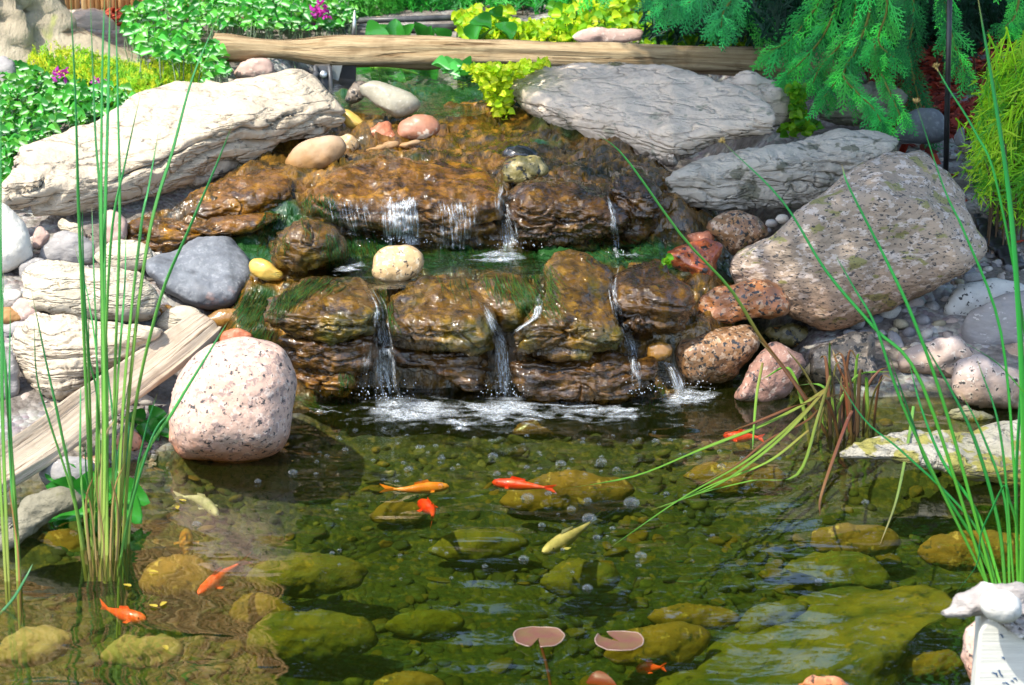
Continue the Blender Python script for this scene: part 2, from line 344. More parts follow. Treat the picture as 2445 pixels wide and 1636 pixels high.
def rock(name, label, out, mat, E=None, D=None, p=2.0, q=2.0, lip=None, kt=1.6, kf=.3, base=None, zb=None, Yb=None, tilt=None,
         amp=1.0, strata=None, seed=1, facets=0, group=None, cat='rock', res=1.0, full=False, fine=1.0, wet=False, faces=()):
    k = IW / 2343.0 if full else 1.0
    out = np.asarray(out, float) * k
    loop = smooth_line(np.vstack([out, out[:3]]), 60 * len(out))
    m = len(out)
    c = np.array([(out[:, 0].min() + out[:, 0].max()) / 2, (out[:, 1].min() + out[:, 1].max()) / 2])
    c = (c + loop.mean(0)) / 2
    th = np.arctan2(loop[:, 1] - c[1], loop[:, 0] - c[0]); rr = np.hypot(loop[:, 0] - c[0], loop[:, 1] - c[1])
    o = np.argsort(th); th = th[o]; rr = rr[o]
    W = np.ptp(out[:, 0]); H = np.ptp(out[:, 1])
    N = int(np.clip(math.sqrt(W * H) / 2.39 * .55 * res, 18, 130))
    s, a = disc(N); a = (a + math.pi) % (2 * math.pi) - math.pi
    R = np.interp(a, np.concatenate([th - 2 * math.pi, th, th + 2 * math.pi]), np.tile(rr, 3))
    px = c[0] + s * R * np.cos(a); py = c[1] + s * R * np.sin(a)
    # depth of the place where it stands
    b = base if base is not None else (c[0], out[:, 1].max())
    bx, by = (b[0] * k, b[1] * k) if base is not None else b
    if zb is not None: t0 = depth_of(at_z(bx, by, zb))
    elif Yb is not None: t0 = depth_of(at_Y(bx, by, Yb))
    else: t0 = depth_of(hit(bx, by)[0])
    sc = t0 / FPX
    mn = min(W, H) * sc
    E = mn * .36 if E is None else E
    D = mn * .55 if D is None else D
    B = np.zeros(len(px)); B0 = 0.0
    front = np.ones(len(px))
    if lip is not None:
        lp = np.asarray(lip, float) * k
        def Bf(x, y):
            dv = (np.interp(x, lp[:, 0], lp[:, 1]) - y) * sc
            A = 1 / (.012 + .04 * mn)
            return -np.log(np.exp(np.clip(A * (kt * dv), -50, 50)) + np.exp(np.clip(-A * kf * dv, -50, 50))) / A, dv
        B, dv = Bf(px, py); B0 = Bf(np.array([bx]), np.array([by]))[0][0]
        front = 1 - sstep(-.015, .03, dv)
    for (fx0, fy0), (fx1, fy1), kk in faces:      # everything right of this line falls away from the viewer
        nx, ny = -(fy1 - fy0), (fx1 - fx0); ln_ = math.hypot(nx, ny); ds = -((px - fx0 * k) * nx + (py - fy0 * k) * ny) / ln_ * sc
        B = B - kk * (ds + np.sqrt(ds * ds + .012 ** 2)) / 2
    if tilt is not None:      # (x0, x1): extra depth gained between those columns
        B = B - tilt[2] * np.clip((px - tilt[0] * k) / ((tilt[1] - tilt[0]) * k), 0, 1)
        B0 -= tilt[2] * np.clip((bx - tilt[0] * k) / ((tilt[1] - tilt[0]) * k), 0, 1)
    dome = np.clip(1 - s ** p, 0, 1) ** (1 / q)
    rng = np.random.RandomState(seed)
    def facet(w, sgn):
        P = np.stack([(px - c[0]) / (W / 2), (c[1] - py) / (H / 2), w], 1)
        for _ in range(facets):
            n = rng.normal(size=3); n[2] = abs(n[2]) * .8 + .25; n /= np.linalg.norm(n)
            e = np.clip(P @ n - rng.uniform(.5, .78), 0, None)
            P = P - n * e[:, None] * .85
        return P
    if facets:
        P = facet(dome, 1); px = c[0] + P[:, 0] * W / 2; py = c[1] - P[:, 1] * H / 2; dome = np.where(s < .999, P[:, 2], 0)
    wf = B - E * (1 - dome)
    wb = B - E - D * np.clip(1 - s ** 2.4, 0, 1) ** .5
    t = t0 + (B0 - E)
    Vf = CAM + ray(px, py) * (t - wf)[:, None]; Vb = CAM + ray(px, py) * (t - wb)[:, None]
    i = np.arange(N - 1); I, J = np.meshgrid(i, i); q0 = (I * N + J).ravel()
    Ff = np.stack([q0, q0 + N, q0 + N + 1, q0 + 1], 1)
    rim = s > .9999
    idx = np.where(rim, np.arange(N * N), np.cumsum(~rim) - 1 + N * N)
    Fb = idx[Ff][:, ::-1]
    V = np.vstack([Vf, Vb[~rim]])
    fr = np.concatenate([front, np.ones((~rim).sum())])
    # orientation + normals
    def normals(V):
        F = np.vstack([Ff, Fb]); n = np.cross(V[F[:, 2]] - V[F[:, 0]], V[F[:, 3]] - V[F[:, 1]])
        nn = np.zeros_like(V)
        for kk in range(4): np.add.at(nn, F[:, kk], n)
        return nn / (np.linalg.norm(nn, axis=1)[:, None] + 1e-12)
    nn = normals(V)
    if (nn[:N * N] @ np.array([0, -CP, SP])).mean() < 0:
        Ff = Ff[:, ::-1]; Fb = Fb[:, ::-1]; nn = -nn
    q1 = V - V.mean(0) + seed * 3.7
    crag = 0.0
    if wet:
        r1 = fbm(q1 / .085 * np.array([1, 1, 1.7]), 4, seed + 31, .55); r2 = fbm(q1 / .10 * np.array([.7, .7, 1.9]), 4, seed + 37); gt = sstep(-.1, .35, vnoise(q1 / .11, seed + 41))
        crag = .012 * np.clip(r1, -1, .3) + .003 * np.abs(fbm(q1 / .05, 3, seed + 51)) - .022 * gt * np.exp(-(r2 / .07) ** 2) * front_w(front, N, rim)
    d = crag + amp * (mn * .055 * fbm(q1 / (mn * .55), 3, seed) + .004 * fine * fbm(q1 / .03, 3, seed + 5))
    if strata is not None:           # (spacing m, angle in the picture, depth m)
        sp, an, dp = strata
        ax = np.array([math.sin(an), -SP * 0.3, math.cos(an)])
        wob = fbm(q1 / (sp * 3.2), 3, seed + 9); h = q1 @ ax / sp + .8 * wob
        f = h - np.floor(h); cell = np.floor(h)
        gate = sstep(-.25, .35, vnoise(np.stack([q1[:, 0] / (sp * 2.2), cell * 3.1, q1[:, 1] * 4], 1), seed + 3))
        lay = vnoise(np.stack([q1[:, 0] / (sp * 3), cell * 7.3, q1[:, 1] * 3], 1), seed + 4)
        h2 = q1 @ np.array([math.cos(an), .2, -math.sin(an)]) / (sp * 2.6) + 1.1 * vnoise(q1 / sp, seed + 8) + cell * .37
        f2 = np.abs(h2 - np.round(h2))
        d = d + dp * fr * (-1.3 * np.exp(-(np.minimum(f, 1 - f) / .1) ** 2) * gate + .5 * lay + .28 * (f - .5) - .7 * np.exp(-(f2 / .035) ** 2) * (1 - gate * .4))
        d = d + dp * .18 * (1 - fr) * lay
    V = V + nn * d[:, None]
    F = np.vstack([Ff, Fb])
    org = V.mean(0); org[2] = V[:, 2].min()
    ob = mk(name, V, F, mat, origin=org)
    if wet: WETBVH.append((V, F))
    return tag(ob, label, cat, group)

def R(*a, **k): return rock(*a, **k)

# --- big slabs on the banks
R('stone_slab', 'long cream white limestone slab sloping down the left bank', [(-10, 484), (21, 435), (32, 361), (123, 324), (182, 302), (224, 288), (281, 267), (316, 250), (368, 224), (452, 200), (560, 190), (649, 175), (702, 172), (730, 179), (758, 200), (773, 220), (803, 249), (826, 272), (822, 300), (796, 316), (754, 330), (701, 338), (659, 353), (645, 372), (603, 389), (561, 403), (540, 420), (505, 447), (456, 463), (414, 473), (368, 488), (316, 491), (281, 498), (224, 505), (158, 516), (98, 524), (53, 509), (0, 492)],
  M['cream'], E=.06, D=.10, p=5, q=1.6, lip=[(0, 425), (60, 440), (250, 422), (420, 352), (547, 290), (700, 258), (826, 268)], kt=1.7, kf=.35, base=(300, 498), tilt=(0, 820, .62), amp=.75, strata=(.062, -.25, .027), seed=11, cat='slab', res=1.5)
R('stone_slab', 'big pale grey limestone slab with a pointed tip right of the stream', [(1206, 203), (1215, 186), (1235, 171), (1300, 158), (1370, 150), (1430, 146), (1520, 147), (1580, 155), (1620, 163), (1680, 180), (1740, 200), (1790, 220), (1830, 245), (1850, 270), (1856, 300), (1840, 325), (1800, 335), (1750, 340), (1700, 348), (1660, 368), (1625, 392), (1607, 402), (1570, 398), (1500, 375), (1440, 345), (1380, 312), (1330, 292), (1270, 272), (1235, 252), (1212, 226)],
  M['grey_lime'], E=.06, D=.10, p=5, q=1.6, lip=[(1206, 205), (1325, 258), (1440, 292), (1560, 325), (1640, 330), (1750, 300), (1856, 270)], kt=2.0, kf=.3, base=(1607, 402), Yb=6.15, tilt=(1206, 1607, -.5), amp=.7, strata=(.05, .3, .016), seed=23, cat='slab', res=1.5)
R('stone_slab', 'lower grey layered limestone slab with cracked front, above the round brown rock', [(1583, 423), (1607, 407), (1670, 386), (1763, 360), (1878, 334), (1983, 313), (2087, 311), (2147, 323), (2154, 360), (2129, 390), (2045, 425), (1951, 480), (1878, 506), (1774, 503), (1690, 501), (1628, 490), (1591, 452)],
  M['ledge_lime'], E=.05, D=.14, p=5, q=1.6, lip=[(1583, 425), (1700, 415), (1850, 388), (2000, 368), (2150, 345)], kt=1.9, kf=.25, base=(1774, 503), Yb=5.95, tilt=(1583, 2150, .12), amp=.9, strata=(.038, .1, .017), seed=31, cat='slab', res=1.5)
R('boulder', 'rounded grey limestone boulder behind the right end of the pale slab', [(1730, 200), (1790, 172), (1830, 190), (1870, 208), (1888, 240), (1893, 285), (1870, 303), (1845, 303), (1790, 300), (1740, 250)], M['grey_lime'], Yb=6.6, amp=1, seed=37, strata=(.07, .1, .01))
R('boulder', 'mossy grey boulder half hidden behind the hanging cedar branch', [(1926, 246), (1937, 208), (1972, 192), (2078, 195), (2148, 211), (2150, 253), (2078, 303), (2025, 310), (1972, 298), (1928, 278)], M['soilstone'], Yb=6.75, amp=1.2, seed=41, strata=(.08, -.5, .012), facets=4)
R('boulder', 'huge slanting pink grey granite boulder with a moss patch, right bank', [(1740, 648), (1757, 600), (1837, 563), (1930, 501), (2035, 420), (2110, 390), (2195, 370), (2204, 372), (2240, 400), (2300, 459), (2330, 543), (2352, 600), (2296, 657), (2191, 710), (2087, 751), (1983, 788), (1910, 770), (1860, 735), (1790, 705)],
  M['pinkslab'], E=.05, D=.3, p=7, q=1.5, lip=[(1740, 560), (1930, 505), (2100, 450), (2230, 470), (2352, 560)], kt=1.6, kf=.45, base=(1983, 786), amp=.9, faces=(((2195, 380), (2335, 720), 1.1), ((2040, 440), (1800, 720), -.22), ((2130, 420), (2010, 760), .25)), seed=6, res=1.4)
# --- right bank rocks
R('boulder', 'round brown topped boulder under the layered grey slab', [(1688, 541), (1705, 520), (1737, 506), (1775, 503), (1810, 517), (1831, 545), (1831, 565), (1796, 592), (1761, 610), (1740, 605), (1719, 580)], M['tangran'], Yb=5.72, seed=5)
R('cobble', 'small red stone peeking out behind the bright orange granite rock', [(1640, 565), (1660, 553), (1695, 555), (1702, 575), (1670, 590)], M['redstone'], Yb=5.72, seed=7)
R('boulder', 'bright wet orange granite rock with black flecks beside the cascade', [(1593, 594), (1607, 576), (1645, 566), (1691, 566), (1726, 583), (1740, 608), (1745, 646), (1740, 681), (1691, 688), (1656, 671), (1614, 646), (1600, 622)], M['redgran'], Yb=5.55, facets=4, seed=8)
R('boulder', 'elongated orange and black granite rock leaning on the huge boulder', [(1666, 717), (1681, 699), (1719, 688), (1768, 674), (1803, 660), (1835, 662), (1866, 681), (1884, 724), (1884, 748), (1866, 760), (1796, 762), (1726, 776), (1691, 773), (1670, 748)], M['orgran'], Yb=5.42, seed=9)
R('boulder', 'dark orange granite block at the waterline right of the cascade', [(1612, 829), (1621, 797), (1656, 787), (1719, 780), (1775, 776), (1803, 790), (1812, 818), (1796, 857), (1775, 878), (1747, 913), (1691, 922), (1638, 908), (1615, 871)], M['tangran'], zb=0, lip=[(1612, 830), (1700, 818), (1812, 812)], kt=1.2, kf=.3, E=.06, p=3, seed=10)
R('cobble', 'mottled yellow brown cobble wedged below the huge boulder', [(1824, 790), (1859, 769), (1894, 767), (1937, 783), (1968, 803), (1930, 830), (1884, 827), (1845, 820)], M['lichen'], seed=12)
R('boulder', 'dull pink granite rock standing in the pond edge behind the brown rushes', [(1747, 945), (1775, 881), (1817, 832), (1852, 823), (1905, 839), (1928, 864), (1933, 923), (1928, 952), (1840, 962)], M['dullpink'], zb=-.01, p=3, facets=5, seed=13)
R('boulder', 'dark speckled granite rock behind the brown rush clump', [(1933, 834), (1972, 795), (2035, 783), (2085, 798), (2113, 837), (2123, 872), (2120, 908), (2042, 929), (1972, 931), (1940, 918), (1931, 872)], M['darkgran'], zb=0, p=3, facets=5, seed=14)
R('boulder', 'pale pink speckled rock between the pebbles and the pond, right shore', [(2150, 851), (2197, 823), (2247, 807), (2289, 809), (2326, 848), (2289, 875), (2275, 908), (2218, 922), (2159, 912), (2146, 879)], M['palegran'], zb=.0, facets=3, seed=15)
R('boulder', 'pink speckled boulder at the waterline by the right picture edge', [(2272, 912), (2287, 872), (2324, 851), (2366, 858), (2450, 905), (2450, 970), (2394, 980), (2324, 973), (2280, 948)], M['palegran'], zb=0, seed=16)
R('cobble', 'small black speckled cobble below the smooth grey boulder at the right edge', [(2370, 858), (2387, 834), (2450, 814), (2470, 850), (2455, 902), (2394, 880)], M['palegran'], Yb=5.45, seed=17)
R('boulder', 'smooth plain grey round boulder at the right edge', [(2294, 781), (2310, 746), (2352, 721), (2410, 698), (2500, 700), (2540, 770), (2470, 840), (2387, 845), (2342, 850), (2304, 818)], M['grey_cob'], Yb=5.52, seed=18, amp=.6)
R('boulder', 'white granite rock flecked with black behind the smooth grey boulder', [(2254, 728), (2282, 693), (2324, 672), (2370, 665), (2420, 673), (2470, 700), (2440, 740), (2324, 760), (2282, 758), (2257, 750)], M['saltgran'], Yb=5.66, seed=19, amp=.6)
R('stone_slab', 'flat pale lichen covered stone lying in the pond on the right', [(2009, 1080), (2087, 1045), (2191, 1028), (2296, 1033), (2400, 1012), (2470, 1018), (2480, 1160), (2348, 1148), (2243, 1119), (2139, 1103), (2035, 1096)], M['shore'], zb=-.01, lip=[(2009, 1080), (2150, 1082), (2300, 1108), (2480, 1120)], kt=2.6, kf=.3, E=.03, D=.1, p=4, amp=1.3, seed=20, cat='slab', strata=(.03, .1, .006))
R('cobble', 'low wet stone barely breaking the water by the right shore', [(2264, 985), (2300, 973), (2350, 984), (2378, 1000), (2320, 1010), (2275, 1003)], M['shore'], zb=-.01, seed=21)
R('cobble', 'small amber stone at the foot of the right cascade rock', [(1544, 828), (1570, 818), (1597, 824), (1604, 850), (1575, 864), (1552, 862)], M['brownwet'], Yb=5.28, seed=22)
R('cobble', 'dark mossy stone in the gap between the cascade and the layered slab', [(1553, 520), (1570, 490), (1605, 480), (1630, 500), (1625, 560), (1590, 585), (1560, 575)], M['mossy'], Yb=5.85, seed=24)
# --- left bank rocks
R('boulder', 'smooth white boulder cut by the left picture edge', [(-70, 490), (0, 485), (28, 503), (63, 548), (81, 597), (70, 622), (35, 645), (0, 655), (-70, 652)], M['white_cob'], seed=51, amp=.5)
R('cobble', 'small pink white cobble beside the smooth white boulder', [(80, 560), (95, 543), (119, 557), (114, 577), (84, 598)], M['pinkcob'], seed=52)
R('cobble', 'grey striped cobble below the long cream slab', [(88, 615), (109, 580), (140, 559), (196, 559), (226, 590), (226, 625), (196, 634), (105, 632)], M['grey_cob'], seed=53)
R('cobble', 'cream angular cobble under the edge of the long cream slab', [(133, 540), (140, 520), (182, 536), (203, 556), (196, 572), (133, 570)], M['cream_cob'], seed=54, facets=4)
R('cobble', 'pink oval cobble standing under the long cream slab', [(235, 545), (246, 512), (270, 504), (295, 517), (304, 548), (300, 575), (270, 585), (245, 580)], M['pinkcob'], seed=55)
R('cobble', 'cream oval cobble left of the blue grey rock', [(224, 612), (260, 580), (309, 570), (345, 583), (365, 608), (358, 632), (309, 647), (260, 644)], M['cream_cob'], seed=56, amp=.6)
R('boulder', 'wedge shaped blue grey rock with an orange vein beside the cascade', [(343, 632), (354, 616), (414, 594), (474, 569), (509, 563), (542, 567), (563, 583), (589, 618), (605, 667), (595, 696), (568, 727), (519, 740), (484, 738), (403, 705), (356, 664)], M['slate'], lip=[(343, 640), (420, 690), (500, 700), (560, 690), (605, 655)], kt=1.2, kf=.5, E=.06, p=3.4, q=1.7, amp=.6, faces=(((530, 560), (572, 740), 1.3),), facets=1, seed=57)
R('pebble', 'yellow oval pebble touching the blue grey rock', [(593, 632), (603, 618), (628, 617), (659, 639), (679, 658), (668, 670), (642, 672), (603, 654)], M['yellow'], Yb=5.5, seed=58, amp=.5, cat='pebble')
R('boulder', 'big cream boulder with a notch, below the striped cobble', [(54, 676), (67, 646), (98, 625), (147, 622), (196, 629), (246, 634), (298, 641), (344, 655), (372, 689), (383, 731), (365, 754), (316, 768), (246, 760), (175, 762), (116, 754), (65, 735)], M['cream_cob'], seed=59, p=2.8)
R('boulder', 'big cream boulder with wavy cracks behind the driftwood plank', [(25, 815), (39, 783), (77, 759), (140, 755), (210, 762), (281, 767), (351, 778), (392, 790), (351, 822), (309, 857), (246, 895), (189, 932), (140, 950), (98, 940), (56, 904), (32, 864)], M['cream'], seed=60, strata=(.035, -.1, .008), p=2.6)
R('boulder', 'grey brown boulder at the left edge below the cobbles', [(-40, 840), (0, 832), (30, 850), (47, 890), (45, 935), (20, 952), (-40, 952)], M['grey_cob'], seed=61)
R('cobble', 'pinkish cobble at the left edge under the notched cream boulder', [(25, 735), (50, 712), (80, 715), (97, 745), (90, 767), (50, 772), (20, 768)], M['pinkcob'], seed=62)
R('cobble', 'flat tan cobble at the left edge', [(-20, 745), (20, 735), (50, 745), (52, 764), (0, 775), (-20, 772)], M['tan'], seed=63)
R('cobble', 'little white pink cobble above the flat tan cobble', [(4, 705), (20, 690), (45, 690), (52, 708), (25, 724)], M['white_cob'], seed=64)
R('cobble', 'flat grey cobble behind the cracked cream boulder', [(0, 785), (50, 768), (110, 762), (150, 768), (80, 790), (30, 802)], M['grey_cob'], seed=65)
R('cobble', 'grey cobble behind the notched cream boulder', [(45, 645), (60, 625), (95, 618), (110, 630), (80, 660), (55, 668)], M['grey_cob'], seed=66)
R('cobble', 'smooth olive cream cobble touching the top of the driftwood plank', [(375, 768), (396, 743), (431, 729), (470, 738), (486, 759), (465, 784), (420, 796), (380, 785)], M['cream_cob'], seed=67, amp=.4)
R('cobble', 'wet amber brown cobble at the head of the driftwood plank', [(486, 764), (519, 741), (558, 736), (588, 748), (568, 768), (537, 783), (505, 777)], M['brownwet'], Yb=5.4, seed=68, amp=.5)
R('cobble', 'reddish cobble between the plank and the pink speckled boulder', [(523, 817), (540, 792), (575, 785), (602, 801), (592, 822), (545, 830)], M['redstone'], Yb=5.3, seed=69)
R('pebble', 'dark brown pebble in the shadow of the blue grey rock', [(370, 742), (388, 727), (410, 731), (408, 746), (385, 752)], M['brownwet'], seed=70, cat='pebble')
R('boulder', 'large pink black speckled granite boulder standing in the pond', [(402, 1045), (407, 970), (428, 897), (480, 835), (543, 806), (605, 803), (668, 835), (699, 887), (699, 939), (692, 1002), (684, 1050), (640, 1092), (522, 1104), (440, 1096), (404, 1058)], M['pinkgran'], Yb=4.80, E=.14, D=.16, p=2.6, q=1.8, amp=.5, seed=71, res=1.2)
R('cobble', 'small cream granite cobble under the driftwood plank by the water', [(262, 1075), (280, 1040), (315, 1030), (340, 1055), (325, 1078), (285, 1088)], M['pinkgran'], zb=.0, seed=72)
R('cobble', 'dark grey stone in the shade under the driftwood plank', [(90, 1130), (130, 1100), (180, 1092), (225, 1110), (200, 1150), (120, 1160)], M['grey_cob'], zb=.03, seed=73)
R('cobble', 'rusty brown stone behind the left reeds under the plank', [(165, 1110), (195, 1085), (240, 1085), (262, 1110), (240, 1140), (185, 1140)], M['tangran'], zb=.02, seed=74)
R('stone_slab', 'flat pale shelf stone in the bottom left corner of the shore', [(20, 1260), (60, 1195), (120, 1165), (170, 1170), (190, 1200), (140, 1225), (70, 1275), (0, 1325), (-40, 1330), (-40, 1270)], M['shelf'], zb=-.02, E=.03, p=4, seed=75, cat='slab')
# --- stones in the stream
R('cobble', 'grey flat topped oval stone in the upper stream', [(859, 210), (869, 200), (896, 193), (917, 197), (965, 216), (994, 232), (1006, 245), (1002, 260), (970, 278), (938, 281), (901, 265), (872, 244)], M['wetgrey'], Yb=6.54, E=.05, p=3, q=1.6, facets=2, amp=.4, seed=81)
R('cobble', 'small wet stone behind the grey oval stone', [(824, 242), (832, 216), (848, 197), (869, 195), (878, 205), (868, 235), (848, 246)], M['darkgran'], Yb=6.72, seed=82, amp=.5)
R('pebble', 'bright yellow pebble at the tip of the cream slab', [(812, 268), (827, 261), (853, 277), (872, 295), (875, 307), (856, 310), (827, 302)], M['yellow'], Yb=6.45, seed=83, amp=.4, cat='pebble')
R('cobble', 'rough red stone between the yellow pebble and the red oval', [(851, 321), (865, 308), (884, 302), (905, 289), (933, 295), (942, 316), (948, 333), (919, 342), (877, 347), (853, 341)], M['redstone'], Yb=6.4, seed=84, facets=4, amp=1.3)
R('pebble', 'flat tan stone chip in front of the rough red stone', [(858, 362), (905, 347), (947, 334), (951, 354), (905, 363)], M['tan'], Yb=6.3, seed=85, cat='pebble', E=.02)
R('pebble', 'thin tan stone sliver under the red oval stone', [(951, 347), (980, 338), (1003, 333), (1006, 341), (968, 353)], M['tan'], Yb=6.3, seed=86, cat='pebble', E=.02)
R('cobble', 'red brown oval stone in the upper stream', [(949, 316), (958, 291), (989, 275), (1024, 275), (1046, 291), (1049, 311), (1031, 328), (996, 335), (954, 331)], M['redoval'], Yb=6.4, seed=87, amp=.35)
R('cobble', 'speckled cream stone leaning behind the long tan stone', [(795, 330), (828, 319), (852, 332), (856, 352), (840, 365), (810, 365)], M['yelgran'], Yb=6.3, seed=88)
R('cobble', 'long smooth tan stone lying beside the cream slab tip', [(682, 382), (704, 350), (745, 330), (790, 323), (815, 330), (827, 350), (815, 378), (785, 400), (720, 417), (690, 407)], M['tan'], Yb=6.12, seed=89, amp=.5)
R('cobble', 'mottled yellow black stone on top of the right upper ledge', [(1197, 420), (1203, 389), (1221, 374), (1252, 368), (1284, 377), (1302, 393), (1306, 414), (1288, 430), (1252, 439), (1205, 440)], M['lichen'], Yb=5.92, seed=90, amp=1.2)
R('cobble', 'wet black stone behind the mottled yellow stone', [(1196, 376), (1207, 354), (1235, 347), (1266, 354), (1283, 374), (1240, 392)], M['blackwet'], Yb=6.12, seed=91)
R('cobble', 'pale pointed stone awash in the upper stream', [(904, 408), (919, 386), (940, 378), (961, 389), (960, 412), (918, 416)], M['tan'], Yb=6.0, seed=92, facets=3)
R('cobble', 'yellow speckled granite cobble in the middle pool', [(888, 638), (895, 608), (916, 590), (951, 585), (989, 589), (1010, 608), (1010, 634), (993, 659), (958, 676), (916, 676), (891, 659)], M['yelgran'], Yb=5.40, seed=93, amp=.5)
R('cobble', 'small orange stone under the upper stream water', [(1085, 262), (1110, 245), (1160, 243), (1185, 260), (1170, 280), (1110, 284)], M['brownwet'], Yb=6.72, seed=94)
R('cobble', 'pink granite cobble sitting on the cream slab below the log', [(559, 174), (575, 151), (605, 141), (628, 139), (645, 147), (653, 172), (631, 186), (575, 189)], M['pinkcob'], Yb=7.15, seed=95)
# --- behind
R('boulder', 'pale sandstone boulder behind the stump, below the bamboo fence', [(80, 50), (97, 32), (130, 22), (190, 25), (245, 28), (270, 55), (265, 92), (190, 95), (110, 90)], M['sand'], Yb=8.0, seed=96, amp=1.2)
R('cobble', 'grey stone at the left edge among the deadnettle', [(-20, 150), (8, 135), (30, 150), (38, 190), (20, 215), (-20, 215)], M['grey_cob'], Yb=6.9, seed=97)
R('cobble', 'pale pink stone among creeping jenny behind the log', [(1365, 90), (1385, 72), (1430, 66), (1480, 68), (1535, 72), (1530, 95), (1450, 104), (1390, 102)], M['pinkcob'], Yb=7.75, seed=98)
R('cobble', 'round tan stone behind the black filter box', [(870, 55), (890, 43), (920, 40), (945, 46), (955, 60), (910, 66)], M['tan'], Yb=8.3, seed=99)
R('boulder', 'smooth dark slate boulder in the shade below the cedar', [(2130, 330), (2150, 285), (2190, 260), (2240, 262), (2262, 300), (2250, 335), (2190, 345)], M['slate'], Yb=6.55, seed=100, amp=.4)
R('cobble', 'grey angular stone near the black garden rod', [(2275, 345), (2285, 315), (2300, 303), (2308, 325), (2300, 350)], M['peb1'], Yb=6.5, seed=101, facets=4)

# --- the cascade itself: wet amber rocks, each a thing
cz = dict(wet=True, cat='rock', group='wet rocks of the cascade')
R('ledge_rock', 'long amber ledge at the upper left of the cascade', [(397, 522), (470, 459), (563, 417), (640, 398), (680, 404), (698, 449), (692, 490), (626, 511), (543, 527), (449, 537)], M['cascade'], Yb=5.85, lip=[(397, 510), (560, 480), (698, 460)], kt=1.8, kf=.2, E=.05, p=4, strata=(.05, -.15, .012), seed=110, res=1.3, **cz)
R('ledge_rock', 'narrow lower ledge just above the blue grey rock', [(302, 542), (351, 525), (438, 530), (547, 517), (656, 508), (655, 530), (596, 557), (491, 568), (421, 592), (368, 615), (309, 580)], M['cascade'], Yb=5.75, lip=[(302, 540), (450, 545), (656, 520)], kt=1.8, kf=.2, E=.05, p=4, strata=(.04, -.15, .012), seed=111, res=1.3, **cz)
R('ledge_rock', 'broad curtain ledge in the middle of the upper cascade', [(728, 505), (738, 459), (793, 415), (939, 384), (1044, 388), (1150, 405), (1200, 440), (1206, 480), (1197, 545), (1148, 572), (1044, 583), (991, 583), (918, 567), (814, 547), (751, 524)], M['cascade'], Yb=5.75, lip=[(728, 470), (860, 485), (960, 482), (1060, 490), (1206, 470)], kt=2.0, kf=.28, E=.05, p=5, strata=(.055, .05, .016), seed=112, res=1.4, **cz)
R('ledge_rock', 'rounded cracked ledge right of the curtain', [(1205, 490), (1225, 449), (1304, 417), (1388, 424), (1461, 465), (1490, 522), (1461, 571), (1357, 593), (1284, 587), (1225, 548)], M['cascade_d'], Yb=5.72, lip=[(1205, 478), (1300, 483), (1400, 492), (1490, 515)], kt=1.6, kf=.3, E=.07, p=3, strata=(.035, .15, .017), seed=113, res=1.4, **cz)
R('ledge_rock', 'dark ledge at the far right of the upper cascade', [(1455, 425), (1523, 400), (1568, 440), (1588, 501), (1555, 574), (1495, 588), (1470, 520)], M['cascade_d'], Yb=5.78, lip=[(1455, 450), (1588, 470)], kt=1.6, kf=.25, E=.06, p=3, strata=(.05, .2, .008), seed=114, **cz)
R('ledge_rock', 'thin rust edged plate awash on top of the cascade', [(1014, 395), (1060, 383), (1110, 393), (1168, 408), (1168, 425), (1120, 432), (1070, 420), (1040, 410)], M['cascade'], Yb=6.0, E=.025, p=4, seed=115, **cz)
R('boulder', 'round brown wet boulder left of the middle pool', [(637, 597), (662, 553), (730, 530), (793, 541), (826, 584), (816, 630), (730, 656), (665, 645)], M['cascade_b'], Yb=5.52, E=.1, seed=116, strata=(.06, 1.2, .006), **cz)
R('boulder', 'left rounded step of the lower cascade, olive on top', [(622, 751), (660, 699), (762, 664), (872, 662), (910, 720), (906, 783), (877, 806), (793, 823), (730, 818), (664, 790)], M['cascade_b'], Yb=5.19, lip=[(622, 745), (760, 760), (910, 750)], kt=1.5, kf=.35, E=.06, p=3, seed=117, strata=(.06, 0, .008), res=1.3, **cz)
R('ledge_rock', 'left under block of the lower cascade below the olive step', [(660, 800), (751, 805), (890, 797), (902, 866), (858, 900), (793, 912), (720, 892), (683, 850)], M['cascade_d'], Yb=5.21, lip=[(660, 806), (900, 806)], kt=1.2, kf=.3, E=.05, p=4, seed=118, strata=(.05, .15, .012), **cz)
R('ledge_rock', 'lowest left block of the cascade standing in the pond', [(693, 900), (730, 872), (824, 893), (850, 929), (795, 945), (730, 935)], M['cascade'], Yb=5.2, E=.05, p=4, seed=119, strata=(.04, .2, .008), **cz)
R('boulder', 'middle rounded step of the lower cascade between two falls', [(914, 772), (933, 720), (1002, 674), (1096, 664), (1160, 710), (1183, 793), (1162, 838), (1044, 838), (950, 828)], M['cascade_b'], Yb=5.19, lip=[(914, 770), (1050, 775), (1183, 785)], kt=1.5, kf=.3, E=.06, p=3, seed=120, strata=(.05, .05, .012), res=1.3, **cz)
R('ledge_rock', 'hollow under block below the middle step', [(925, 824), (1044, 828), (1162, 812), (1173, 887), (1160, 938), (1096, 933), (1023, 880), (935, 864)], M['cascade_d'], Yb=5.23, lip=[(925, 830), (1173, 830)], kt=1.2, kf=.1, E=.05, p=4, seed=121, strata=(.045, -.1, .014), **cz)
R('boulder', 'hump between the middle and right steps of the lower cascade', [(1128, 682), (1179, 643), (1256, 660), (1290, 720), (1266, 775), (1200, 788), (1154, 745)], M['cascade_b'], Yb=5.3, lip=[(1128, 720), (1290, 735)], kt=1.4, kf=.3, E=.06, p=3, seed=122, **cz)
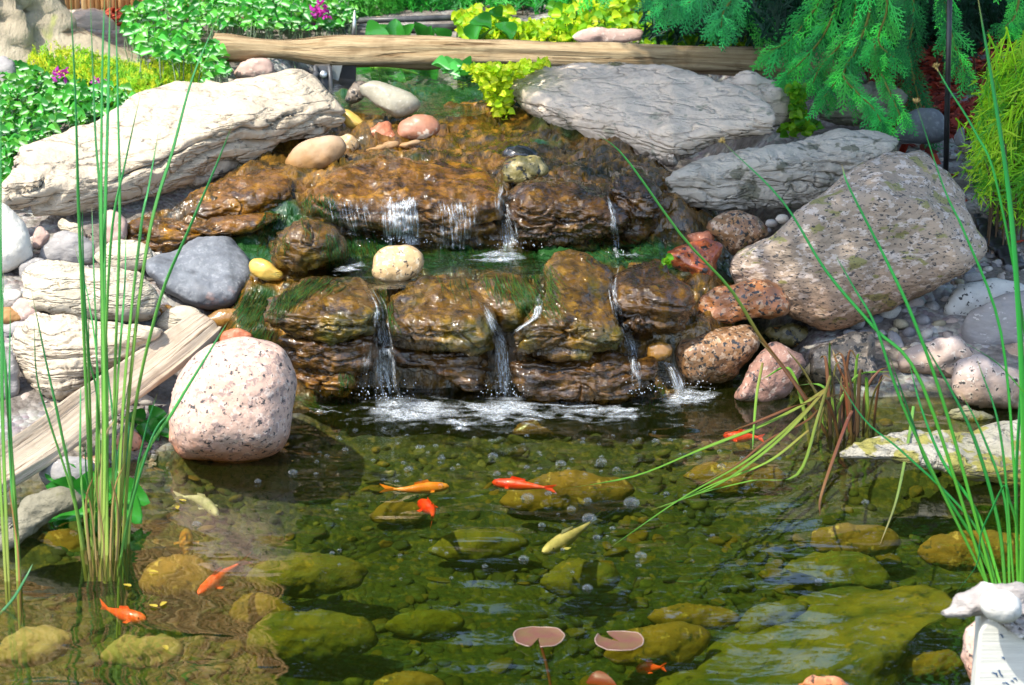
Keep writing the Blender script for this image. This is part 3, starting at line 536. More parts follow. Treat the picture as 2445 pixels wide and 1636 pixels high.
R('boulder', 'tall right step of the lower cascade with two knobs', [(1218, 826), (1248, 772), (1300, 710), (1311, 622), (1398, 600), (1454, 665), (1466, 730), (1500, 803), (1484, 840), (1440, 850), (1357, 862), (1252, 858)], M['cascade_b'], Yb=5.17, lip=[(1218, 790), (1340, 770), (1400, 775), (1500, 790)], kt=1.25, kf=.35, E=.05, p=3, seed=123, strata=(.06, -.1, .010), res=1.4, **cz)
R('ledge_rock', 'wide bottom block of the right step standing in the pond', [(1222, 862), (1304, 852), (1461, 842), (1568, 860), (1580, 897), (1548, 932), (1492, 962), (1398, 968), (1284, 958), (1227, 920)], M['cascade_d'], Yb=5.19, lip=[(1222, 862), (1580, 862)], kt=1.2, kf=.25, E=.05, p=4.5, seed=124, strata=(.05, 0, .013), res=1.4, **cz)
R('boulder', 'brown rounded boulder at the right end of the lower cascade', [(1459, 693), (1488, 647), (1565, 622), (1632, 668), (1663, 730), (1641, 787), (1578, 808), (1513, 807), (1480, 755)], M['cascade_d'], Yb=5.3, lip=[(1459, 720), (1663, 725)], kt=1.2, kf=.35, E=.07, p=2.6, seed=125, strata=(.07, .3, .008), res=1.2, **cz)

# ------------------------------------------------------------------ ground, stream bed, water
RNG = np.random.RandomState(7); random.seed(7)
def grid(xs, ys):
    X, Y = np.meshgrid(xs, ys); n, m = X.shape
    i = np.arange(n - 1)[:, None] * m + np.arange(m - 1)[None]; i = i.ravel()
    return X.ravel(), Y.ravel(), np.stack([i, i + 1, i + m + 1, i + m], 1)

m = NT('garden_soil')
co = m.coord((1, 1, 1)); z = m.n('SeparateXYZ', 2, Vector=m.geo('Position'))
soil = m.mix(m.ramp(m.noise(co, 30, 6, .7), ((.35, 0.), (.65, 1.))), (.085, .070, .058), (.20, .175, .15))
vor = m.n('TexVoronoi', 1, Vector=co, Scale=62.)
peb = m.mix(.6, m.mix(.85, vor, m.n('RGBToBW', Color=vor)), (.25, .22, .19))
soil = m.mix(m.ramp(m.noise(co, 5, 3), ((.45, 0.), (.6, .8))), soil, peb)
bed = m.mix(m.ramp(m.noise(co, 9, 6, .65), ((.38, 0.), (.62, 1.))), (.012, .025, .005), (.048, .055, .007))
bed = m.mix(m.ramp(m.noise(co, 45, 4, .6), ((.5, 0.), (.66, .8))), bed, (.13, .105, .009))
c = m.mix(m.n('MapRange', 0, Value=z, From_Min=-.02, From_Max=.03), bed, soil)
vd = m.n('TexVoronoi', 0, Vector=co, Scale=62.)
nb = m.bump(vd, .6, -.012); nb = m.bump(m.noise(co, 90, 4), .6, .006, nb)
MG = m.done(m.n('BsdfPrincipled', Base_Color=c, Roughness=.9, Normal=nb))
xs = np.concatenate([[-60, -25, -10, -5], np.linspace(-3.2, 3.2, 200), [5, 10, 25, 60]])
ys = np.concatenate([[-40, -15, -5, 0], np.linspace(1.6, 10, 300), [12, 16, 25, 60, 120]])
X, Y, F = grid(xs, ys); Z = G(X, Y)
loc = (np.abs(X) < 3.2) & (Y > 1.6) & (Y < 10)
Z = Z + loc * (.012 * fbm(np.stack([X, Y, 0 * X], 1) * 5, 4, 3) + .006 * fbm(np.stack([X, Y, 0 * X], 1) * 25, 3, 4))
tag(mk('ground', np.stack([X, Y, Z], 1), F, MG, origin=(0, 0, 0)), kind='structure')

# stream bed under the cascade: a lumpy wet slope, sheet between the rocks
by = np.array([990, 940, 860, 790, 700, 650, 590, 540, 480, 400, 300, 240, 205.])
bY = np.array([5.28, 5.32, 5.33, 5.34, 5.46, 5.54, 5.74, 5.80, 5.84, 6.05, 6.5, 6.85, 7.0])
def bedY(py): return np.interp(-np.asarray(py, float), -by, bY)
px, py, F = grid(np.linspace(300, 1760, 300), np.linspace(990, 205, 260))
lo = np.interp(py, [205, 300, 450, 520, 600, 650, 760, 990], [830, 720, 500, 330, 420, 600, 560, 640])
hi = np.interp(py, [205, 300, 420, 520, 700, 800, 990], [1190, 1400, 1600, 1640, 1700, 1690, 1600])
V = at_Y(px, py, bedY(py))
lump = fbm(V * np.array([7, 7, 7]), 4, 21) + .5 * np.clip(fbm(V * 16, 4, 22), -1, .3)
out = np.maximum(0, np.maximum(lo - px, px - hi)) / 60.0
rb = fbm(V * np.array([9, 14, 9]), 4, 77); cr = fbm(V * np.array([11, 16, 11]), 3, 78)
lump = lump + 1.1 * np.round(rb * 2.2) / 2.2 * .6 - 1.3 * np.exp(-(cr / .07) ** 2)
V[:, 2] += .018 * lump - .06 * np.clip(out, 0, 3) ; V[:, 1] += .05 * np.clip(out, 0, 3)
keep = out[F].max(1) < 2.5
gm = np.exp(-((py - 612) / 38) ** 2) + 1.1 * np.exp(-((py - 225) / 45) ** 2) * (px < 1350) + .35 * np.exp(-((py - 330) / 60) ** 2) * np.exp(-((px - 1300) / 130.) ** 2) + .8 * np.exp(-((px - 700) / 60.) ** 2 - ((py - 520) / 50) ** 2) + .6 * np.exp(-((px - 610) / 45.) ** 2 - ((py - 700) / 60) ** 2)
gm = np.clip(gm + .35 * fbm(V * 11, 3, 8), 0, 1)
m = NT('stream_bed_algae'); co = m.coord()
g = m.n('SeparateColor', 0, Color=m.attr('tint'))
st = m.coord((1, .5, .4))
br = m.mix(m.ramp(m.noise(co, 12, 6, .65), ((.36, 0.), (.62, 1.))), (.125, .052, .003), (.045, .032, .004))
br = m.mix(m.ramp(m.noise(co, 17, 6, .7), ((.50, 0.), (.62, .85))), br, (.012, .012, .004))
br = m.mix(m.ramp(m.noise(st, 40, 4, .6), ((.5, 0.), (.7, 1.))), br, (.27, .13, .010))
gr = m.mix(m.noise(co, 30, 4), (.005, .035, .010), (.02, .085, .014))
c = m.mix(m.ramp(g, ((.3, 0.), (.7, 1.))), br, gr)
n1 = m.bump(m.noise(st, 24, 5, .6), 1., .014); n2 = m.bump(m.noise(m.coord((1, .45, .5)), 50, 3, .5, .8), 1., .005, n1)
MSB = m.done(m.n('BsdfPrincipled', Base_Color=c, Roughness=.6, Normal=n1, Specular_IOR_Level=.15, Coat_IOR=1.55, Coat_Weight=1., Coat_Roughness=.09, Coat_Normal=n2))
V[:, 0] += 0
tag(mk('stream_bed', V, F[keep], MSB, col=np.stack([gm] * 3, 1)), kind='structure')
WETBVH.append((V, F[keep]))
vs, fs, k = [], [], 0
for a, b in WETBVH:
    vs.append(a); fs.append(b + k); k += len(a)
BV = BVHTree.FromPolygons([tuple(v) for v in np.concatenate(vs)], [tuple(f) for f in np.concatenate(fs)])
def drape(x, y, off=.008):
    """points of pixel rays on the cascade, lifted a little off the rock"""
    out = np.zeros((len(x), 3)); ok = np.zeros(len(x), bool)
    for i, r in enumerate(ray(x, y)):
        h = BV.ray_cast(Vector(CAM), Vector(r))
        if h[0] is not None:
            n = h[1] if h[1].dot(Vector(r)) < 0 else -h[1]
            out[i] = h[0] + n * off; ok[i] = True
    return out, ok

def watermat(name, tint, bumps, rough=.02, ior=1.33, gain=1.0):
    m = NT(name); nrm = None
    for sc, stre, dist, det in bumps:
        h = m.noise(m.coord(stre), sc, det, .5, .4)
        nrm = m.bump(h, 1., dist, nrm) if nrm is not None else m.bump(h, 1., dist)
    f = m.n('Fresnel', IOR=ior, Normal=nrm)
    f = m.math('MULTIPLY', f, gain)
    return m, nrm, f, m.n('MixShader', i0=f, i1=m.n('BsdfTransparent', Color=tint), i2=m.n('BsdfGlossy', Color=(1, 1, 1), Roughness=rough, Normal=nrm))
m, nrm, f, sh = watermat('pond_water', (.97, .98, .90), ((3.0, (.6, 1, 1), .009, 2), (11, (.6, 1.4, 1), .0016, 2)), ior=1.5)
sh = m.n('MixShader', i0=.04, i1=sh, i2=m.n('BsdfDiffuse', Color=(.085, .12, .015)))
m.t.links.new(m.n('VolumeAbsorption', Color=(.56, .74, .12), Density=2.6), m.out.inputs['Volume'])
MW = m.done(sh)
xs = np.linspace(-3, 3, 240); ys = np.linspace(1.9, 5.45, 240)
X, Y, F = grid(xs, ys)
d1 = np.hypot(X + .32, Y - 5.15); d2 = np.hypot(X - .0, Y - 5.15); d3 = np.hypot(X - .3, Y - 5.18)
Z = sum(.0022 * np.sin(d * 52 + p + 2.0 * vnoise(np.stack([X, Y, 0 * X], 1) * 2.5, 5)) * np.exp(-d * 1.5) for d, p in ((d1, 0), (d2, 1.7), (d3, 3.1)))
Z += .0035 * fbm(np.stack([X * 14, Y * 26, 0 * X], 1), 3, 5) * np.clip(1 - (5.15 - Y) / .75, 0, 1)
n = len(X)
ring = np.concatenate([np.arange(240), np.arange(1, 240) * 240 + 239, 239 * 240 + np.arange(238, -1, -1), np.arange(238, 0, -1) * 240])
Vt = np.stack([X, Y, Z], 1); Vb = Vt[ring].copy(); Vb[:, 2] = -.55
F = [tuple(q) for q in F]; L = len(ring)
for i in range(L):
    j = (i + 1) % L; F.append((ring[j], ring[i], n + i, n + j))
F.append(tuple(n + i for i in range(L - 1, -1, -1)))
tag(mk('pond_water', np.vstack([Vt, Vb]), F, MW, origin=(0, 0, 0)), kind='structure')

m, nrm, f, sh = watermat('stream_water', (.82, .92, .80), ((26, (.5, 1, 1), .012, 4), (70, (1, .6, 1), .004, 3)), gain=1.6)
MSW = m.done(sh)
def sheet(name, poly, z, label=None):
    poly = smooth_line(np.vstack([poly, poly[0]]), 60)[:-1]; c = poly.mean(0); pts = []; n = len(poly)
    for s in np.linspace(0, 1, 14): pts.append(c + (poly - c) * s)
    P = np.concatenate(pts); V = at_z(P[:, 0], P[:, 1], z)
    V[:, 2] += .004 * fbm(V * 14, 3, 9)
    i = np.arange(13)[:, None] * n + np.arange(n)[None]; j = np.arange(13)[:, None] * n + (np.arange(n)[None] + 1) % n
    F = np.stack([i, j, j + n, i + n], -1).reshape(-1, 4)
    return tag(mk(name, V, F, MSW), kind='structure')
sheet('upper_pool_water', np.array([(770, 240), (790, 185), (880, 165), (1000, 150), (1130, 150), (1190, 190), (1200, 245), (1120, 280), (1000, 272), (900, 275), (820, 262)], float), .472)
sheet('middle_pool_water', np.array([(640, 655), (720, 640), (830, 610), (1000, 585), (1200, 582), (1420, 590), (1560, 592), (1590, 625), (1450, 640), (1330, 650), (1230, 668), (1080, 672), (930, 690), (760, 680)], float), .268)

# ------------------------------------------------------------------ falling water, foam, bubbles, algae
m = NT('falling_water'); st = m.attr('st', 'Vector')
u = m.n('SeparateXYZ', 0, Vector=st); v = m.n('SeparateXYZ', 1, Vector=st)
k = m.n('Mapping', Vector=st, Scale=(1, .10, 1))
s1 = m.noise(k, 13, 4, .7, .5); s2 = m.noise(m.n('Mapping', Vector=st, Scale=(1, .25, 1)), 24, 3, .6, .3)
ed = m.n('SeparateColor', 0, Color=m.attr('tint'))
val = m.math('ADD', s1, m.math('MULTIPLY', m.math('SUBTRACT', ed, 1.), .34))
e = m.math('MULTIPLY', m.ramp(val, ((.30, 0.), (.52, 1.))), m.ramp(s2, ((.34, .15), (.60, .85))))
nb = m.bump(s2, 1., .01)
wat = m.n('MixShader', i0=.45, i1=m.n('BsdfDiffuse', Color=(.82, .88, .92)), i2=m.n('BsdfGlossy', Color=(1, 1, 1), Roughness=.12, Normal=nb))
clear = m.n('MixShader', i0=m.math('MULTIPLY', m.n('Fresnel', IOR=1.33, Normal=nb), .5), i1=m.n('BsdfTransparent', Color=(.97, .98, .98)), i2=m.n('BsdfGlossy', Color=(1, 1, 1), Roughness=.06, Normal=nb))
MF = m.done(m.n('MixShader', i0=e, i1=clear, i2=wat))

def fall(label, line, w0, w1, free=None, strength=.8, seed=0, name='waterfall'):
    """a sheet of falling water; line in full-picture pixels, free = row below which it drops clear of the rock"""
    k = IW / 2343.0; L = smooth_line(np.array(line, float) * k, 26); n = 15
    wid = np.linspace(w0, w1, len(L)) * k
    px = (L[:, 0][:, None] + wid[:, None] * np.linspace(-.5, .5, n)[None]); py = np.repeat(L[:, 1][:, None], n, 1)
    V, ok = drape(px.ravel(), py.ravel(), .010); t = depth_of(V).reshape(px.shape); t[~ok.reshape(px.shape)] = np.nan
    med = np.nanmedian(t, 1); med = np.where(np.isnan(med), np.nanmedian(med), med)
    t = np.where(np.isnan(t), med[:, None], t)
    if free is not None:
        i0 = int(np.argmin(np.abs(L[:, 1] - free * k)))
        for i in range(i0, len(L)):
            lim = t[i0].min() + np.linspace(0, .03, len(L))[i - i0] * -1
            P = at_Y(px[i], py[i], (CAM + ray(px[i0], py[i0]) * t[i0][:, None])[:, 1] - .015 - .02 * (i - i0) / len(L))
            t[i] = np.minimum(t[i], depth_of(P))
    t = t - .012 * np.cos(np.linspace(-1.5, 1.5, n))[None] - .008 * vnoise(np.stack([px.ravel() / 14, py.ravel() / 60, 0 * px.ravel() + seed], 1), 3).reshape(px.shape)
    V = (CAM + ray(px, py) * t[..., None]).reshape(-1, 3)
    m_ = len(L); i = (np.arange(m_ - 1)[:, None] * n + np.arange(n - 1)[None]).ravel()
    F = np.stack([i, i + n, i + n + 1, i + 1], 1)
    uu = (np.tile(np.linspace(0, 1, n), m_) * (w0 + w1) / 2 / 60 + seed * 1.7); vv = np.repeat(np.linspace(0, 1, m_), n) * np.ptp(L[:, 1]) / 60 + seed
    sv = np.repeat(np.linspace(0, 1, m_), n); jag = .16 * vnoise(np.stack([uu * 9, 0 * uu, 0 * uu + seed], 1), 4)
    edge = np.tile(1 - np.abs(np.linspace(-1, 1, n)) ** 2.5, m_) * np.clip((sv + jag) / .22, 0, 1) * np.clip((1.04 - sv + jag) / .12, 0, 1)
    return tag(mk(name, V, F, MF, col=np.stack([edge * strength] * 3, 1), uv=np.stack([uu, vv], 1)), label, 'waterfall', 'falls of the cascade')
fall('bright white curtain of water over the broad middle ledge', [(915, 450), (915, 490), (918, 560)], 105, 110, strength=1.0, seed=1)
fall('thin sparkling veil at the left end of the middle ledge', [(800, 452), (800, 480), (815, 545)], 120, 130, strength=.5, seed=2)
fall('thin veil at the right part of the middle ledge', [(1040, 455), (1045, 500), (1045, 570)], 120, 130, strength=.55, seed=3)
fall('narrow chute between the middle ledge and the cracked ledge', [(1150, 415), (1148, 470), (1162, 520), (1170, 575)], 30, 60, strength=.75, seed=4)
fall('slim trickle down the right side of the cracked ledge', [(1385, 440), (1400, 480), (1408, 530), (1412, 590)], 16, 26, strength=.7, seed=5)
fall('left free fall of the lower cascade landing in white foam', [(845, 655), (868, 700), (874, 750), (880, 800), (882, 860), (890, 930)], 30, 62, free=750, strength=.95, seed=6)
fall('middle free fall of the lower cascade between the two steps', [(1105, 690), (1125, 735), (1145, 780), (1152, 850), (1158, 920)], 22, 46, free=770, strength=.95, seed=7)
fall('winding white rill above the middle free fall', [(1240, 640), (1232, 690), (1225, 725), (1190, 750), (1160, 775)], 24, 20, strength=.85, seed=8)
fall('right trickle of the lower cascade beside the tall step', [(1412, 600), (1402, 660), (1415, 720), (1440, 775), (1452, 830), (1465, 915)], 22, 34, strength=.7, seed=9)
fall('small arching spill at the right foot of the cascade', [(1500, 828), (1525, 832), (1545, 860), (1560, 905)], 26, 34, free=840, strength=.75, seed=10)
fall('faint thread of water left of the left free fall', [(845, 770), (840, 830), (835, 880), (830, 915)], 30, 40, strength=.45, seed=11)

m = NT('foam'); co = m.coord()
d = m.n('TexVoronoi', 0, {'feature': 'DISTANCE_TO_EDGE'}, Vector=m.coord((1, 1, 1)), Scale=95.)
big = m.math('ADD', m.noise(m.coord((.8, 1.9, 1)), 17, 6, .7, .6), m.math('MULTIPLY', m.math('SUBTRACT', m.n('SeparateColor', 0, Color=m.attr('tint')), 1.), .42))
film = m.ramp(d, ((0., 1.), (.16, .6), (.4, .42)))
al = m.math('MULTIPLY', m.ramp(big, ((.30, 0.), (.56, 1.))), film)
nb = m.bump(d, 1., -.006); nb = m.bump(m.noise(co, 120, 3), .8, .006, nb)
MFO = m.done(m.n('MixShader', i0=al, i1=m.n('BsdfTransparent', Color=(1, 1, 1)), i2=m.n('MixShader', i0=.4, i1=m.n('BsdfDiffuse', Color=(.62, .68, .74)), i2=m.n('BsdfGlossy', Color=(1, 1, 1), Roughness=.12, Normal=nb))))
mb = MB()
def foam(poly, z, dens=1.0, n=70):
    poly = np.array(poly, float) * IW / 2343; c = poly.mean(0); lp = smooth_line(np.vstack([poly, poly[0]]), n)[:-1]
    ss = np.linspace(0, 1, 16); P = np.concatenate([c + (lp - c) * s for s in ss]); V = at_z(P[:, 0], P[:, 1], z)
    V[:, 2] += .004 + .010 * np.abs(fbm(V * 40, 3, 2)) * np.repeat(1 - ss, len(lp))
    k = len(lp); i = np.arange(15)[:, None] * k + np.arange(k)[None]; j = np.arange(15)[:, None] * k + (np.arange(k)[None] + 1) % k
    mb.add(V, np.stack([i, j, j + k, i + k], -1).reshape(-1, 4), np.stack([np.repeat(np.clip((1 - ss) * 1.5, 0, 1) * dens, k)] * 3, 1))
foam([(760, 950), (830, 908), (920, 895), (1030, 905), (1110, 930), (1090, 962), (970, 985), (860, 985), (780, 970)], .006, .98)
foam([(1020, 940), (1100, 905), (1190, 898), (1290, 920), (1260, 955), (1150, 972), (1050, 965)], .006, .98)
foam([(1200, 940), (1310, 922), (1440, 928), (1560, 940), (1520, 970), (1350, 968), (1240, 962)], .004, .75)
foam([(1010, 955), (1060, 955), (1095, 985), (1060, 1000), (1025, 985)], .003, .8)
foam([(1460, 910), (1550, 880), (1650, 885), (1700, 915), (1620, 945), (1500, 945)], .004, .85)
foam([(680, 930), (740, 925), (810, 930), (800, 955), (720, 965), (670, 955)], .003, .6)
foam([(1400, 930), (1470, 950), (1475, 975), (1420, 965)], .003, .7)
foam([(1060, 585), (1140, 565), (1220, 570), (1240, 590), (1200, 610), (1110, 615), (1050, 605)], .275, .9)
foam([(740, 625), (800, 600), (850, 590), (860, 610), (800, 635), (750, 640)], .275, .7)
foam([(1380, 585), (1440, 580), (1500, 590), (1450, 605)], .275, .6)
foam([(640, 930), (760, 905), (1000, 895), (1300, 905), (1600, 890), (1720, 915), (1640, 960), (1400, 990), (1150, 1010), (900, 1005), (720, 985), (640, 960)], .002, .66)
tag(mb.build('foam', MFO), kind='stuff')
m = NT('water_drop'); MDR = m.done(m.n('MixShader', i0=.5, i1=m.n('BsdfDiffuse', Color=(.7, .75, .8)), i2=m.n('BsdfGlossy', Color=(1, 1, 1), Roughness=.08)))
mb = MB()
for x, y, n, sx, sy in ((888, 915, 90, 34, 26), (1158, 908, 80, 30, 24), (1466, 905, 50, 26, 18), (1570, 895, 50, 34, 16), (1168, 568, 60, 34, 14), (920, 556, 50, 50, 10), (1412, 586, 24, 16, 10), (830, 905, 30, 30, 14)):
    for _ in range(int(n * .7)):
        P = np.array([x + RNG.normal(0, sx), y - abs(RNG.normal(0, sy))]) * IW / 2343; Yd = 5.12 if y > 700 else 5.62; c = at_Y(P[0], P[1], Yd + RNG.normal(0, .03)); r = RNG.uniform(.0005, .0015)
        tube(mb, c + np.array([[0, 0, -1.2], [0, 0, -.6], [0, 0, .3], [0, 0, 1.3]]) * r, np.array([.3, 1, .9, .2]) * r, 5)
tag(mb.build('spray', MDR), kind='stuff')

m = NT('bubble_film'); nn = m.bump(m.noise(m.coord(), 90, 2), .5, .004)
f = m.math('ADD', m.math('MULTIPLY', m.n('LayerWeight', 1, Blend=.35), .55), .05)
MB_ = m.done(m.n('MixShader', i0=f, i1=m.n('BsdfTransparent', Color=(.97, .98, .99)), i2=m.n('BsdfGlossy', Color=(1, 1, 1), Roughness=.04, Normal=nn)))
th = np.linspace(0, 2 * math.pi, 18, endpoint=False); ph = np.linspace(0, math.pi / 2, 8)[:-1]
V = np.array([(math.cos(t) * math.cos(p), math.sin(t) * math.cos(p), math.sin(p) * .8) for p in ph for t in th] + [(0, 0, .8)])
F = [(i * 18 + j, i * 18 + (j + 1) % 18, (i + 1) * 18 + (j + 1) % 18, (i + 1) * 18 + j) for i in range(6) for j in range(18)] + [(6 * 18 + j, 6 * 18 + (j + 1) % 18, 126) for j in range(18)]
b0 = None
big = [(935, 1075, 11), (670, 1082, 11), (1207, 1140, 15), (1283, 1063, 13), (1376, 1058, 13), (1445, 1152, 19), (1348, 1188, 17), (1466, 1273, 14), (1198, 1280, 12), (1344, 1346, 12), (1307, 1165, 10), (1344, 1146, 10), (1240, 1203, 9), (1137, 1085, 9), (1255, 1130, 9), (1650, 1068, 10), (1700, 1050, 9), (1500, 1010, 9), (1128, 1045, 12), (958, 1025, 8), (1010, 1050, 9), (1410, 1075, 9), (590, 1102, 8), (450, 1200, 10), (790, 1030, 8), (1365, 1230, 9), (1310, 1310, 5), (1873, 1330, 9), (1980, 1150, 9)]
bl = big + [(RNG.uniform(680, 1700), RNG.uniform(960, 1110) if RNG.rand() < .8 else RNG.uniform(1110, 1330), RNG.uniform(3, 7)) for _ in range(110)]
for x, y, r in bl:
    P = at_z(np.array(x * IW / 2343), np.array(y * IW / 2343), .001); rad = r * IW / 2343 * depth_of(P) / FPX
    if b0 is None:
        b0 = mk('bubble', V, F, MB_, origin=(0, 0, 0)); b = b0
    else:
        b = b0.copy(); COL.objects.link(b)
    b.location = P; b.scale = (rad, rad, rad)
    tag(b, 'clear round air bubble floating on the pond below the cascade', 'bubble', 'bubbles on the pond')

# algae: hair-thin strands combed down by the current
MALG = leafmat('algae_strands', rough=.25, trans=.2)
mb = MB()
zones = [((600, 720), (850, 575), 90, (-60, 75), 260), ((1000, 560), (1230, 640), 0, (20, 70), 200), ((690, 440), (765, 505), 0, (4, 60), 130), ((740, 530), (860, 610), 0, (10, 60), 160),
         ((1170, 600), (1260, 690), 0, (35, 60), 120), ((560, 660), (640, 760), 0, (-45, 70), 160), ((600, 480), (660, 560), 0, (-10, 40), 60), ((860, 640), (900, 720), 0, (6, 60), 70), ((770, 850), (810, 920), 0, (5, 45), 60), ((1480, 870), (1520, 930), 0, (5, 45), 40), ((650, 900), (760, 930), 0, (40, 20), 60), ((1340, 540), (1500, 600), 0, (10, 20), 60)]
for (x0, y0), (x1, y1), _, (dx, dy), cnt in zones:
    for _ in range(int(cnt * 2.6)):
        t = RNG.rand(); j = RNG.normal(0, 14 if _ is not None else 10, 2)
        if (x0, y0) == (600, 720): sx, sy = x0 + t * (x1 - x0), 720 - 120 * t ** .6 + j[1]
        else: sx, sy = RNG.uniform(min(x0, x1), max(x0, x1)), RNG.uniform(min(y0, y1), max(y0, y1))
        L = RNG.uniform(.5, 1.1); ddx, ddy = dx * L + RNG.normal(0, 9), dy * L
        if (x0, y0) == (600, 720): ddx, ddy = -L * (20 + 45 * t) + RNG.normal(0, 6), L * (70 - 50 * t)
        P = np.array([(sx, sy), (sx + ddx * .3 + RNG.normal(0, 3), sy + ddy * .36), (sx + ddx * .65 + RNG.normal(0, 4), sy + ddy * .7), (sx + ddx, sy + ddy)]) * IW / 2343
        P = smooth_line(P, 7); Q, ok = drape(P[:, 0], P[:, 1], .003)
        if not ok.all() or np.abs(np.diff(depth_of(Q))).max() > .12: continue
        g = RNG.uniform(.5, 1.3); c = np.array([(.015, .08, .02), (.03, .11, .02), (.07, .11, .012), (.07, .06, .010)][RNG.randint(4)]) * g
        tube(mb, Q, np.array([.3, 1, 1, 1, .8, .6, .2]) * RNG.uniform(.0004, .0009), 4, c, cap=False)
tag(mb.build('algae', MALG), kind='stuff')

# ------------------------------------------------------------------ under water: stones, fish
def K(P): return np.array(P, float) * IW / 2343.0
def uw(label, out, mat, z, name='boulder', **k):
    return rock(name, label, out, mat, zb=z, full=True, **k)
uw('huge flat olive slab under water at the bottom right', [(1500, 1600), (1600, 1500), (1700, 1450), (1800, 1395), (1900, 1352), (2000, 1340), (2150, 1345), (2205, 1390), (2110, 1450), (2060, 1510), (2010, 1600), (1750, 1640)], M['algaerock'], -.20, name='stone_slab', cat='slab', lip=[(1500, 1590), (1800, 1560), (2200, 1420)], kt=2.2, kf=.3, E=.05, p=4, seed=201, base=(1800, 1568))
uw('orange brown submerged boulder right of the sunken wedge stone', [(2100, 1262), (2130, 1228), (2240, 1212), (2340, 1230), (2350, 1290), (2250, 1315), (2150, 1305)], M['algaegran'], -.12, seed=202)
uw('speckled yellow submerged stone behind the sunken wedge stone', [(1850, 1245), (1880, 1207), (1960, 1195), (2040, 1213), (2055, 1252), (1980, 1275), (1890, 1270)], M['algaegran'], -.14, seed=203)
uw('dark sunken wedge shaped stone in the right half of the pond', [(1760, 1345), (1830, 1268), (1950, 1258), (2030, 1288), (2025, 1345), (1920, 1350), (1840, 1380)], M['algaerock'], -.22, seed=204, facets=5)
uw('smooth olive cobble left of the huge submerged slab', [(1690, 1440), (1720, 1395), (1790, 1375), (1850, 1385), (1800, 1430), (1720, 1460)], M['algaerock'], -.2, seed=205, name='cobble')
uw('yellow speckled submerged cobble left of the olive cobble', [(1480, 1410), (1540, 1383), (1640, 1388), (1695, 1415), (1640, 1440), (1530, 1438)], M['algaegran'], -.2, seed=206, name='cobble')
uw('broad yellow submerged stone behind the lily pads', [(1380, 1500), (1440, 1440), (1540, 1425), (1620, 1450), (1600, 1500), (1480, 1530)], M['algaegran'], -.22, seed=207)
uw('brown flat submerged rock below the foam, right of the red fish', [(1140, 1150), (1200, 1100), (1300, 1080), (1420, 1095), (1450, 1130), (1360, 1170), (1220, 1180)], M['algaegran'], -.14, seed=208)
uw('orange submerged rock close below the middle fall', [(1170, 990), (1200, 960), (1270, 950), (1340, 965), (1330, 990), (1240, 1005)], M['brownwet'], -.11, seed=209)
uw('yellow speckled submerged rock near the left goldfish pair', [(320, 1330), (350, 1285), (430, 1270), (490, 1300), (480, 1350), (400, 1370), (340, 1360)], M['algaegran'], -.10, seed=210)
uw('round olive submerged boulder right of the orange fish on the left', [(560, 1330), (600, 1285), (700, 1265), (810, 1280), (850, 1310), (800, 1350), (660, 1370)], M['algaerock'], -.16, seed=211)
uw('yellow brown submerged cobble below the orange fish on the left', [(520, 1400), (560, 1365), (630, 1365), (670, 1395), (640, 1425), (560, 1430)], M['algaegran'], -.17, seed=212, name='cobble')
uw('wide dark olive submerged boulder at the bottom left centre', [(560, 1470), (620, 1410), (740, 1400), (850, 1430), (860, 1480), (740, 1515), (620, 1510)], M['algaerock'], -.22, seed=213)
uw('rusty submerged boulder under the far left reeds', [(60, 1270), (90, 1225), (160, 1210), (200, 1240), (180, 1285), (110, 1300)], M['algaegran'], -.14, seed=214)
uw('broad tan submerged rock in front of the pink speckled boulder', [(390, 1130), (410, 1085), (500, 1065), (640, 1065), (670, 1095), (640, 1150), (500, 1170)], M['algaepale'], -.14, lip=[(390, 1150), (670, 1140)], kt=3., kf=.3, E=.02, D=.05, seed=215)
uw('tan flat submerged stone by the pale fish near the hyacinth', [(300, 1170), (340, 1110), (400, 1110), (430, 1150), (400, 1200), (330, 1210)], M['algaepale'], -.16, seed=216)
uw('round green submerged stone right of the pale yellow fish', [(1240, 1330), (1290, 1285), (1370, 1280), (1420, 1310), (1400, 1350), (1300, 1365)], M['algaerock'], -.18, seed=217)
uw('olive submerged stone at the bottom edge left of the lily pads', [(840, 1590), (880, 1545), (960, 1535), (1020, 1560), (1010, 1600), (900, 1620)], M['algaegran'], -.22, seed=218)
uw('green submerged stone left of the lily pads', [(880, 1430), (930, 1395), (1020, 1395), (1060, 1425), (1010, 1455), (920, 1455)], M['algaerock'], -.24, seed=219)
uw('yellow tipped stone rising at the bottom edge of the huge slab', [(1810, 1600), (1850, 1552), (1910, 1548), (1950, 1575), (1930, 1610)], M['pinkgran'], -.04, seed=220, name='cobble')
uw('dark green submerged rock below the right rushes', [(1560, 1090), (1620, 1060), (1720, 1060), (1800, 1085), (1760, 1125), (1640, 1130)], M['algaegran'], -.12, seed=221)
uw('olive submerged rock in the middle behind the yellow fish', [(980, 1260), (1040, 1215), (1150, 1215), (1210, 1240), (1160, 1270), (1060, 1285)], M['algaerock'], -.17, seed=222)
uw('small yellow submerged rock below the orange goldfish', [(840, 1180), (880, 1150), (950, 1150), (980, 1175), (930, 1200), (870, 1200)], M['algaegran'], -.15, seed=223, name='cobble')
uw('yellow submerged cobble under the white post', [(2060, 1530), (2100, 1495), (2170, 1490), (2210, 1520), (2160, 1550), (2090, 1555)], M['algaegran'], -.2, seed=224, name='cobble')
uw('flat amber submerged stone at the left edge', [(-20, 1500), (20, 1450), (110, 1430), (170, 1460), (120, 1510), (40, 1530)], M['algaepale'], -.12, seed=225)
uw('tan submerged stone between the two left reed clumps', [(230, 1500), (280, 1455), (370, 1450), (420, 1480), (380, 1520), (290, 1530)], M['algaepale'], -.14, seed=226)

